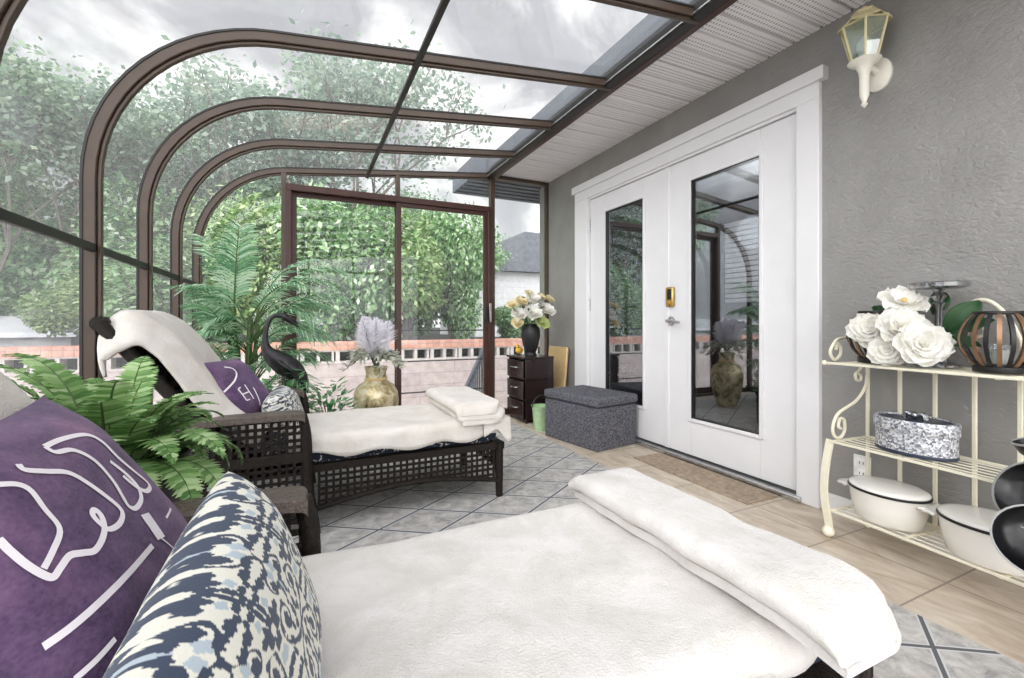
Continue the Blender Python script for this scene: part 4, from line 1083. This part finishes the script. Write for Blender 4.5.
# ------------------------------------------------------------------ rack and what stands on it
RA = math.radians(5.5); RO = Vector((2.085, 1.19, 0))
RW = Vector((-math.sin(RA), -math.cos(RA), 0)); RQ = Vector((math.cos(RA), -math.sin(RA), 0))   # along the rack, toward the wall
def rk(a, q, z): return RO+RW*a+RQ*q+Vector((0, 0, z))
def rack():
    root = empty('wire_rack', RO, 0); tag(root, 'cream wrought metal three shelf rack against the stucco wall', 'rack')
    T = lambda a, q, z: rk(a, q, z)-RO
    LN, DP = .82, .235
    for name, z, f0 in (('top_shelf', .755, -.02), ('middle_shelf', .415, -.005), ('bottom_shelf', .115, .0)):
        m = MB()
        for q in (f0, DP): m.bar(T(0, q, z), T(LN, q, z), .009, .010)
        for a in (0, LN/3, 2*LN/3, LN): m.bar(T(a, f0, z-.004), T(a, DP, z-.004), .012, .010)
        for k in range(1, 6): q = f0+(DP-f0)*k/6; m.tube([T(0, q, z), T(LN, q, z)], .003, 6)
        m.build(name, 'cream', root, bevel=.002)
    for a in [0, .127, .25, .372, .495, .62, .745]:
        MB().bar(T(a, DP+.006, .10 if 0 < a < .8 else 0), T(a, DP+.006, .78), .010, .014, up=tuple(RW)).build('back_upright', 'cream', root, bevel=.002)
    for a, sg in ((0, -1), (LN, 1)):
        l = MB(); pts = spline([T(a, .0, .42), T(a+sg*.012, -.012, .30), T(a+sg*.014, -.018, .18), T(a, -.01, .06), T(a, -.012, .035)], 5)
        for i in range(len(pts)-1): l.bar(pts[i], pts[i+1], .030, .010, up=tuple(RQ))
        lo = l.build('front_leg', 'cream', root)
        f = MB(); f.sphere(T(a, -.012, .024), .024, 14, 10); f.build('ball_foot', 'cream', lo)
        s_ = MB()
        s_.tube(spline([T(a, DP-.02, .745), T(a, DP-.05, .715), T(a, DP-.075, .70), T(a, DP-.07, .675), T(a, DP-.045, .67), T(a, DP-.04, .69), T(a, DP-.055, .70)], 5), .006, 8)
        s_.tube(spline([T(a, DP, .69), T(a, DP-.01, .64), T(a, DP-.07, .58), T(a, .05, .53), T(a, .015, .47), T(a, .03, .43), T(a, .065, .425), T(a, .09, .455), T(a, .085, .50), T(a, .06, .505), T(a, .05, .475), T(a, .068, .462)], 6), .0065, 8)
        s_.tube(spline([T(a, DP, .86), T(a, DP-.06, .865), T(a, .06, .86), T(a, .02, .835), T(a, .0, .80), T(a, .025, .768), T(a, .06, .785), T(a, .065, .82), T(a, .045, .84), T(a, .035, .81)], 6), .0065, 8)
        s_.build('side_scroll', 'cream', root)
        k = MB(); k.sphere(T(a-sg*0+sg*.012, -.02, .755), .011, 10, 8); k.build('end_knob', 'cream', root)
    cr = MB()
    arc = [T(.27+.24*i/16, DP+.006, .78+.235*math.sin(PI*i/16)**.6) for i in range(17)]
    cr.tube(arc, .007, 8)
    cr.build('back_crest', 'cream', root); cr = MB()
    cr.tube(spline([T(.36, DP+.006, .78), T(.345, DP+.006, .86), T(.36, DP+.006, .92), T(.39, DP+.006, .925), T(.40, DP+.006, .89), T(.38, DP+.006, .875)], 6), .006, 8)
    cr.build('crest_scroll', 'cream', root); cr = MB()
    cr.tube(spline([T(.03, DP+.006, .78), T(.02, DP+.006, .84), T(-.005, DP+.006, .85), T(-.005, DP+.006, .81), T(.015, DP+.006, .81)], 6), .006, 8)
    cr.build('crest_scroll', 'cream', root)
rack()
def slat_lantern(loc, s_, label):
    root = empty('slatted_lantern', loc, 0, s_); tag(root, label, 'lantern', 'round slatted lanterns')
    MB().lathe([(0, 0), (.068, 0), (.07, .006), (.07, .022), (.06, .028), (0, .028)], 32).build('base', 'matblack', root)
    MB().lathe([(.052, .212), (.068, .210), (.070, .214), (.068, .221), (.052, .222)], 32).build('top_ring', 'matblack', root)
    MB().lathe([(0, .028), (.034, .028), (.036, .10), (.035, .10), (.033, .032), (0, .032)], 24).build('glass_cup', 'clear', root)
    MB().lathe([(0, .032), (.026, .032), (.026, .08), (0, .082)], 18).build('candle', 'petal', root)
    for k in range(20):
        a = 2*PI*k/20; ca, sa = math.cos(a), math.sin(a); m = MB(); vs = []; fs = []
        for i in range(13):
            t = i/12; r_ = .064+.046*math.sin(PI*t)**.8; z = .022+.195*t
            for dr, ds in ((0, -.0062), (0, .0062), (-.003, .0062), (-.003, -.0062)): vs.append(((r_+dr)*ca-ds*sa, (r_+dr)*sa+ds*ca, z))
        for i in range(12):
            for q in range(4): fs.append((i*4+q, i*4+(q+1) % 4, i*4+4+(q+1) % 4, i*4+4+q))
        fs += [(3, 2, 1, 0), (48, 49, 50, 51)]
        m.add(vs, fs); m.build('slat', 'copper' if k % 2 else 'matblack', root)
slat_lantern(rk(.115, .12, .762), .98, 'smaller round slatted lantern behind the white flower at the rack end')
slat_lantern(rk(.505, .09, .762), .93, 'larger round slatted lantern at the right edge of the top shelf')
def magnolia():
    base = rk(.285, .075, .762); root = empty('magnolia_bouquet', base); tag(root, 'white magnolia blooms with dark leaves on the top shelf', 'bouquet')
    rr = random.Random(31)
    T = lambda a, q, z: RW*a+RQ*q+Vector((0, 0, z))
    view = Vector((-.75, -.45, .35))
    for a, q, z, r_, f, kind in ((-.07, .03, .245, .085, (-.5, -.5, .8), 'open'), (-.135, -.055, .135, .078, (-.8, -.2, .35), 'full'), (-.025, -.05, .15, .082, (-.7, -.5, .45), 'full'), (.045, -.06, .085, .088, (-.75, -.5, .3), 'full'), (-.06, -.075, .062, .07, (-.8, -.2, .1), 'full')):
        m = MB(); lay = ((7, 1.0, .12), (6, .7, .55)) if kind == 'open' else ((8, .98, .05), (8, .88, .35), (7, .72, .65), (6, .52, .95), (4, .32, 1.25))
        c = T(a, q, z); flower(m, c, r_, rr, lay, f)
        fo = m.build('bloom', 'petal', root, recalc=False, angle=80)
        fv = Vector(f).normalized()
        if kind == 'open': k = MB(); k.sphere(c+fv*r_*.2, r_*.12, 10, 8); k.build('bloom_centre', 'blossom_core', fo)
        MB().tube(spline([(0, 0, .03), c*.45-fv*.02, c-fv*.01], 4), .005, 6).build('stem', 'stem', fo)
    for a, q, z, d, L, wd in ((.05, .06, .13, (.2, -.35, .5), .15, .042), (.07, .03, .13, (.12, -.75, .30), .13, .026), (-.06, .06, .15, (-.1, .5, .35), .15, .035), (.08, .0, .10, (-.1, -.9, -.1), .10, .026), (-.0, .09, .2, (.3, -.1, .6), .10, .03), (-.10, .02, .12, (-.3, .3, .1), .10, .03)):
        d = Vector(d).normalized(); c = T(a, q, z); nr = (view-d*view.dot(d)).normalized(); sd = d.cross(nr)
        def fn(u, v): 
            return c+d*L*u+sd*((v-.5)*2*wd*math.sin(PI*min(1, .04+.94*u))**.8)+nr*(.02*math.sin(PI*u)-.012*(1-abs(2*v-1)))
        MB().grid(fn, 10, 6).build('leaf', 'dleaf', root, solid=.0015, recalc=False)
    MB().lathe([(0, 0), (.05, 0), (.052, .006), (.03, .012), (.028, .05), (.036, .07), (.033, .07), (.024, .05), (.02, .02), (0, .02)], 24).build('glass_foot', 'clear', root)
magnolia()
o = empty('pedestal_stand', rk(.30, .165, .762)); tag(o, 'silver pedestal stand with a flat round plate behind the magnolias', 'stand')
MB().lathe([(0, 0), (.07, 0), (.072, .008), (.03, .02), (.014, .05), (.02, .08), (.012, .11), (.012, .22), (.022, .24), (.014, .25), (.024, .27), (.014, .285), (.02, .296), (0, .298)], 28).build('stem', 'silver', o)
MB().lathe([(0, .298), (.07, .298), (.088, .304), (.090, .318), (.086, .322), (.08, .314), (0, .312)], 36).build('plate', 'silver', o)
def hatbox():
    root = empty('hat_box', rk(.25, .115, .423), -PI/2-RA); tag(root, 'oval silver sequin box with navy lid on the middle shelf', 'box')
    sx, sy = .130, .092
    MB().lathe([(0, 0), (1, 0), (1, .105), (.96, .105), (.96, .01), (0, .01)], 48, sx=sx, sy=sy).build('box_body', 'glitter', root)
    MB().lathe([(1.03, .085), (1.05, .088), (1.05, .128), (1.03, .132), (.94, .132), (.92, .124), (.0, .124)], 48, sx=sx, sy=sy).build('lid_rim', 'glitter', root)
    l = MB().lathe([(.925, .1245), (.90, .128), (0, .130)], 48, sx=sx, sy=sy).build('lid_top', 'navy_plain', root)
    b = MB(); b.tube(spline([(-.035, 0, .13), (-.028, 0, .150), (0, 0, .142), (.028, 0, .150), (.035, 0, .13)], 5), .010, 8); b.sphere((0, 0, .144), .014, 12, 8); b.build('lid_ornament', 'silver', root)
    MB().lathe([(1.0, -.001), (1.012, .002), (1.012, .009), (1.0, .012)], 48, sx=sx, sy=sy).build('bottom_band', 'navy_plain', root)
hatbox()
def casserole(a, q, label):
    root = empty('casserole_dish', rk(a, q, .123), -PI/2-RA); tag(root, label, 'casserole dish', 'white casserole dishes')
    sx, sy = .138, .112
    MB().lathe([(0, 0), (.78, 0), (.84, .008), (.93, .06), (.985, .112), (1.0, .118), (.955, .12), (.90, .06), (.80, .015), (0, .012)], 48, sx=sx, sy=sy).build('dish', 'enamel', root)
    MB().lathe([(.95, .120), (1.015, .120), (1.02, .124), (1.01, .129), (.95, .129)], 48, sx=sx, sy=sy).build('black_rim', 'matblack', root)
    MB().lathe([(.985, .1285), (.99, .133), (.95, .140), (.80, .145), (.45, .149), (0, .150)], 48, sx=sx, sy=sy).build('lid', 'enamel', root)
    for sg in (-1, 1):
        h = MB(); h.grid(lambda u, v: Vector((sg*(sx*.95+.060*u*(1-.35*(2*v-1)**2)), (v-.5)*.12*(1-.25*u), .108-.004*u+.004*math.sin(PI*u))), 6, 8)
        h.build('side_handle', 'enamel', root, solid=.009)
casserole(.165, .10, 'white oval casserole dish with black rim below the power outlet')
casserole(.485, .085, 'white oval casserole dish with black rim at the right end of the bottom shelf')
def fountain():
    root = empty('tiered_bowl_stand', (1.90, .43, 0)); tag(root, 'glossy black tilted bowls on a stand at the right edge', 'bowl stand')
    MB().lathe([(0, 0), (.10, 0), (.10, .02), (.03, .035), (.016, .06), (.014, .56), (0, .57)], 24).build('post', 'black', root)
    for (x, y, z, r_, tilt, az, sc) in ((-.055, .075, .325, .098, 1.05, -2.75, 1), (.02, .105, .43, .10, 1.15, 2.9, 1), (.08, .125, .575, .05, .25, 2.2, 1)):
        mt = Matrix.Translation((x, y, z)) @ Matrix.Rotation(az, 4, 'Z') @ Matrix.Rotation(tilt, 4, 'Y')
        p = MB().lathe([(0, -.055), (.5, -.05), (.82, -.03), (.97, -.004), (1.0, 0), (.96, .0), (.80, -.022), (.5, -.04), (0, -.045)], 36, sx=r_, sy=r_, mat=mt).build('bowl', 'black', root)
        MB().lathe([(.97, -.003), (1.015, -.002), (1.02, .003), (.97, .004)], 36, sx=r_, sy=r_, mat=mt).build('bowl_rim', 'blackrim', p)
        c = mt @ Vector((0, 0, -.05)); MB().tube([c, (c.x*.5, c.y*.5, c.z-.01), (0, 0, c.z-.03)], .008, 8).build('bracket', 'black', root)
fountain()

# ------------------------------------------------------------------ outside
def outside():
    struct(MB().box(-40, 40, -30, 60, -1.1, -.92).build('ground', 'yard', smooth=False), 'paved yard outside the sunroom')
    struct(MB().box(-14, 14, 7.70, 40, -.95, .47).build('ground_bed', 'soil', smooth=False), 'dark raised planting bed behind the garden wall')
    b = MB(); b.box(-.9, W+.05, YB-.1, YE+.3, -.95, -.12); struct(b.build('ground_plinth', 'block', smooth=False), 'sunroom plinth')
    y0, y1 = 7.5, 7.70
    gw = struct(empty('garden_wall', (0, y0, -.92)), 'long block garden wall with orange brick cap outside')
    z = lambda q: q+.92
    MB().box(-9, 9, 0, .2, 0, z(.30)).build('wall_courses', 'wallblock', gw, smooth=False)
    m = MB(); m.box(-9, 9, 0, .2, z(.30), z(.325)); m.box(-9, 9, 0, .2, z(.475), z(.50)); x = -9
    while x < 9:
        for a, w_ in ((0, .035), (.205, .045), (.42, .03), (.475, .025)): m.box(x+a, x+a+w_, .0, .2, z(.325), z(.475))
        x += .5
    m.build('breeze_blocks', 'block', gw, smooth=False)
    MB().box(-9, 9, -.02, .22, z(.50), z(.63)).build('brick_cap', 'brick', gw, smooth=False)
    # stair rail outside the sliding door
    r = empty('stair_railing', (1.82, 4.6, -.9)); tag(r, 'blue grey sloping stair railing outside the sliding door', 'railing')
    A, B = Vector((0.0, -.1, 1.62)), Vector((.32, 1.6, .84))
    MB().bar(A, B, .05, .06).build('handrail', 'rail', r); MB().bar(A-Vector((0, 0, .62)), B-Vector((0, 0, .62)), .03, .04).build('bottom_rail', 'rail', r)
    for k in range(11): 
        p = A.lerp(B, (k+.5)/11); MB().bar(p-Vector((0, 0, .62)), p, .018, .018, up=(1, 0, 0)).build('baluster', 'rail', r)
    MB().box(B.x-.06, B.x+.06, B.y-.06, B.y+.06, 0, B.z+.04).build('newel_post', 'rail', r, bevel=.006)
    # neighbouring buildings
    n = empty('neighbour_house', (5.0, 13.5, .3)); tag(n, 'white sided house seen through the tall side window', 'house')
    MB().box(0, 7, 0, 4, 0, 2.3).build('house_wall', 'siding', n, smooth=False)
    MB().prism([(-.4, 2.3), (7.4, 2.3), (7.4, 2.42), (5.4, 3.6), (1.6, 3.6), (-.4, 2.42)], 'y', -.35, 4.3).build('house_roof', 'shingle', n, smooth=False)
    g = empty('garage', (-12, 10.3, .3)); tag(g, 'low pale grey garage roof at the far left beyond the wall', 'garage')
    MB().box(0, 8.3, .2, 3, 0, .45).build('garage_wall', 'siding', g, smooth=False)
    MB().prism([(0, .40), (3.0, .75), (0, .75)] if False else [(-.05, .38), (.0, .46), (2.2, .76), (2.3, .70), (3.2, .38)], 'x', -.2, 8.45).build('garage_roof', 'greyroof', g, smooth=False)
outside()

# trees ----------------------------------------------------------------
def gen_tree(seed, Ht, spread, levels, per_tip, leaf, name, mat, label, group, cat='tree'):
    rr = random.Random(seed); root = empty(name); tag(root, label, cat, group); tr = MB(); lf = MB(); tips = []
    def grow(p, d, L, r_, lv):
        q = p+d*L; mid = p.lerp(q, .5)+Vector((rr.uniform(-1, 1), rr.uniform(-1, 1), rr.uniform(-.3, .5)))*L*.08
        tr.tube([p, mid, q], [r_, r_*.85, r_*.68], 5)
        if lv <= 1: tips.append((mid, L)); 
        if lv == 0: tips.append((q, L)); return
        for k in range(3 if lv > 1 else 3):
            a = rr.uniform(0, 2*PI); s_ = spread*rr.uniform(.6, 1.15)
            nd = (d+Vector((math.cos(a)*s_, math.sin(a)*s_, rr.uniform(-.1, .3)))).normalized()
            grow(q, nd, L*rr.uniform(.62, .82), r_*.62, lv-1)
    for k in range(3):
        a = 2*PI*k/3+rr.uniform(-.4, .4); grow(Vector((rr.uniform(-.1, .1), rr.uniform(-.1, .1), 0)), Vector((.28*math.cos(a), .28*math.sin(a), 1)).normalized(), Ht*.34, Ht*.010, levels)
    for c, L in tips:
        for k in range(per_tip):
            o_ = Vector((rr.gauss(0, 1), rr.gauss(0, 1), rr.gauss(0, .7)))*L*.30
            d = Vector((rr.uniform(-1, 1), rr.uniform(-1, 1), rr.uniform(-.8, .4))).normalized()
            l_ = leaf*rr.uniform(.7, 1.3); lf.rhomb(c+o_, d, (rr.uniform(-1, 1), rr.uniform(-1, 1), rr.uniform(.2, 1)), l_, l_*.27)
    tr.build('trunk', 'bark', root, recalc=False); lf.build('crown', mat, root, smooth=False, recalc=False); return root
def gen_bush(seed, rx, ry, rz, n, leaf, mat, label, group):
    rr = random.Random(seed); root = empty('garden_bush'); tag(root, label, 'bush', group); lf = MB(); st = MB()
    blobs = [(rr.uniform(-.6, .6)*rx, rr.uniform(-.6, .6)*ry, rz*rr.uniform(.3, .85), rr.uniform(.35, .6)) for _ in range(14)]
    for k in range(n):
        bx, by, bz, br = rr.choice(blobs); v = Vector((rr.gauss(0, 1), rr.gauss(0, 1), rr.gauss(0, 1))).normalized()*(br*rr.uniform(.7, 1.08))
        p = Vector((bx+v.x*rx, by+v.y*ry, bz+v.z*rz*.6))
        if p.z < .02: p.z = rr.uniform(.02, .4)
        d = (v+Vector((rr.uniform(-1, 1), rr.uniform(-1, 1), rr.uniform(-1.1, .3)))).normalized(); l_ = leaf*rr.uniform(.7, 1.3)
        lf.rhomb(p, d, v+Vector((rr.uniform(-.6, .6), rr.uniform(-.6, .6), .5)), l_, l_*.27)
    for k in range(16):
        a = rr.uniform(0, 2*PI); st.tube([(0, 0, 0), (math.cos(a)*rx*.25, math.sin(a)*ry*.25, rz*.45), (math.cos(a)*rx*.55, math.sin(a)*ry*.55, rz*.9)], [.03, .02, .006], 5)
    st.build('branches', 'bark', root, recalc=False); lf.build('foliage', mat, root, smooth=False, recalc=False); return root
def put(proto, used, loc, rz, sc, label):
    o = proto if proto.name not in used else copy_tree(proto)
    used.add(proto.name); o.location = loc; o.rotation_euler = (0, 0, rz); o.scale = sc if isinstance(sc, tuple) else (sc,)*3; o['label'] = label; return o
used = set()
GB = 'leafy bushes above the garden wall'; GT = 'tall trees behind the garden'
b1 = gen_bush(1, 1.5, 1.0, 2.4, 15000, .115, 'bush', 'x', GB); b2 = gen_bush(2, 1.3, .9, 2.7, 14000, .11, 'bush2', 'x', GB)
for (pr, x, y, rz, sc, lb) in (
    (b1, 1.0, 9.0, 0, (1, 1, 1.12), 'bright green bush behind the left sliding door pane'),
    (b2, 1.9, 9.1, 1, (.85, 1, .98), 'yellow green bush behind the middle mullion of the sliding door'),
    (b1, 2.9, 9.3, 2, (.62, .8, 1.12), 'bright green bush behind the right sliding door pane'),
    (b2, -.4, 9.3, 3, (1, 1, 1.0), 'yellow green bush beyond the wall behind the palm'),
    (b1, -1.8, 9.5, 4, (1, 1, .72), 'green bush beyond the wall between the second and third ribs'),
    (b2, -3.0, 9.3, 5.5, (.7, .7, .45), 'low dark bush beside the grey garage roof'),
    (b1, -5.6, 14.2, .5, (1.5, 1.2, 1.5), 'tall green shrub above the grey garage roof'),
    (b2, -8.6, 14.6, 2.5, (1.6, 1.2, 1.6), 'tall shrub at the left frame edge behind the garage'),
    (b1, -2.6, 12.6, 3.5, (1.3, 1.1, 1.35), 'tall green shrub between the large rib and the second rib'),
    (b1, 4.6, 9.6, 1, (.5, .6, .35), 'low bush in front of the white sided house')):
    put(pr, used, (x, y, .45), rz, sc, lb)
t1 = gen_tree(11, 6.2, .62, 3, 62, .14, 'garden_tree', 'tree', 'x', GT); t2 = gen_tree(23, 6.0, .55, 3, 46, .13, 'garden_tree', 'tree2', 'x', GT)
for (pr, x, y, rz, sc, lb) in (
    (t1, -5.9, 12.4, 0, .98, 'broad tree filling the far left of the view'),
    (t2, -4.2, 13.2, 1.2, 1.02, 'grey green tree left of the large rib'),
    (t1, -7.6, 13.5, 2.2, .85, 'tree at the left frame edge over the garage'),
    (t1, -2.6, 14.0, 3.0, .92, 'tree seen between the large rib and the second arch'),
    (t2, -1.0, 13.2, 4.0, 1.08, 'pale tree rising over the arches left of the sliding door'),
    (t2, .7, 12.6, 5.0, 1.25, 'pale tree over the left transom light'),
    (t1, 2.5, 14.5, .7, .82, 'tree over the right transom light'),
    (t1, 4.3, 13.0, 2.8, .55, 'small tree over the right sliding pane'),
    (t2, 7.4, 17.5, 1.5, .72, 'pale tree above the white sided house'),
    (t1, -3.6, 17.5, 5.2, .95, 'distant tree low behind the left trees'),
    (t2, -9.5, 16.0, .4, 1.1, 'distant tree at the far left behind the garage')):
    put(pr, used, (x, y, .45), rz, sc, lb)
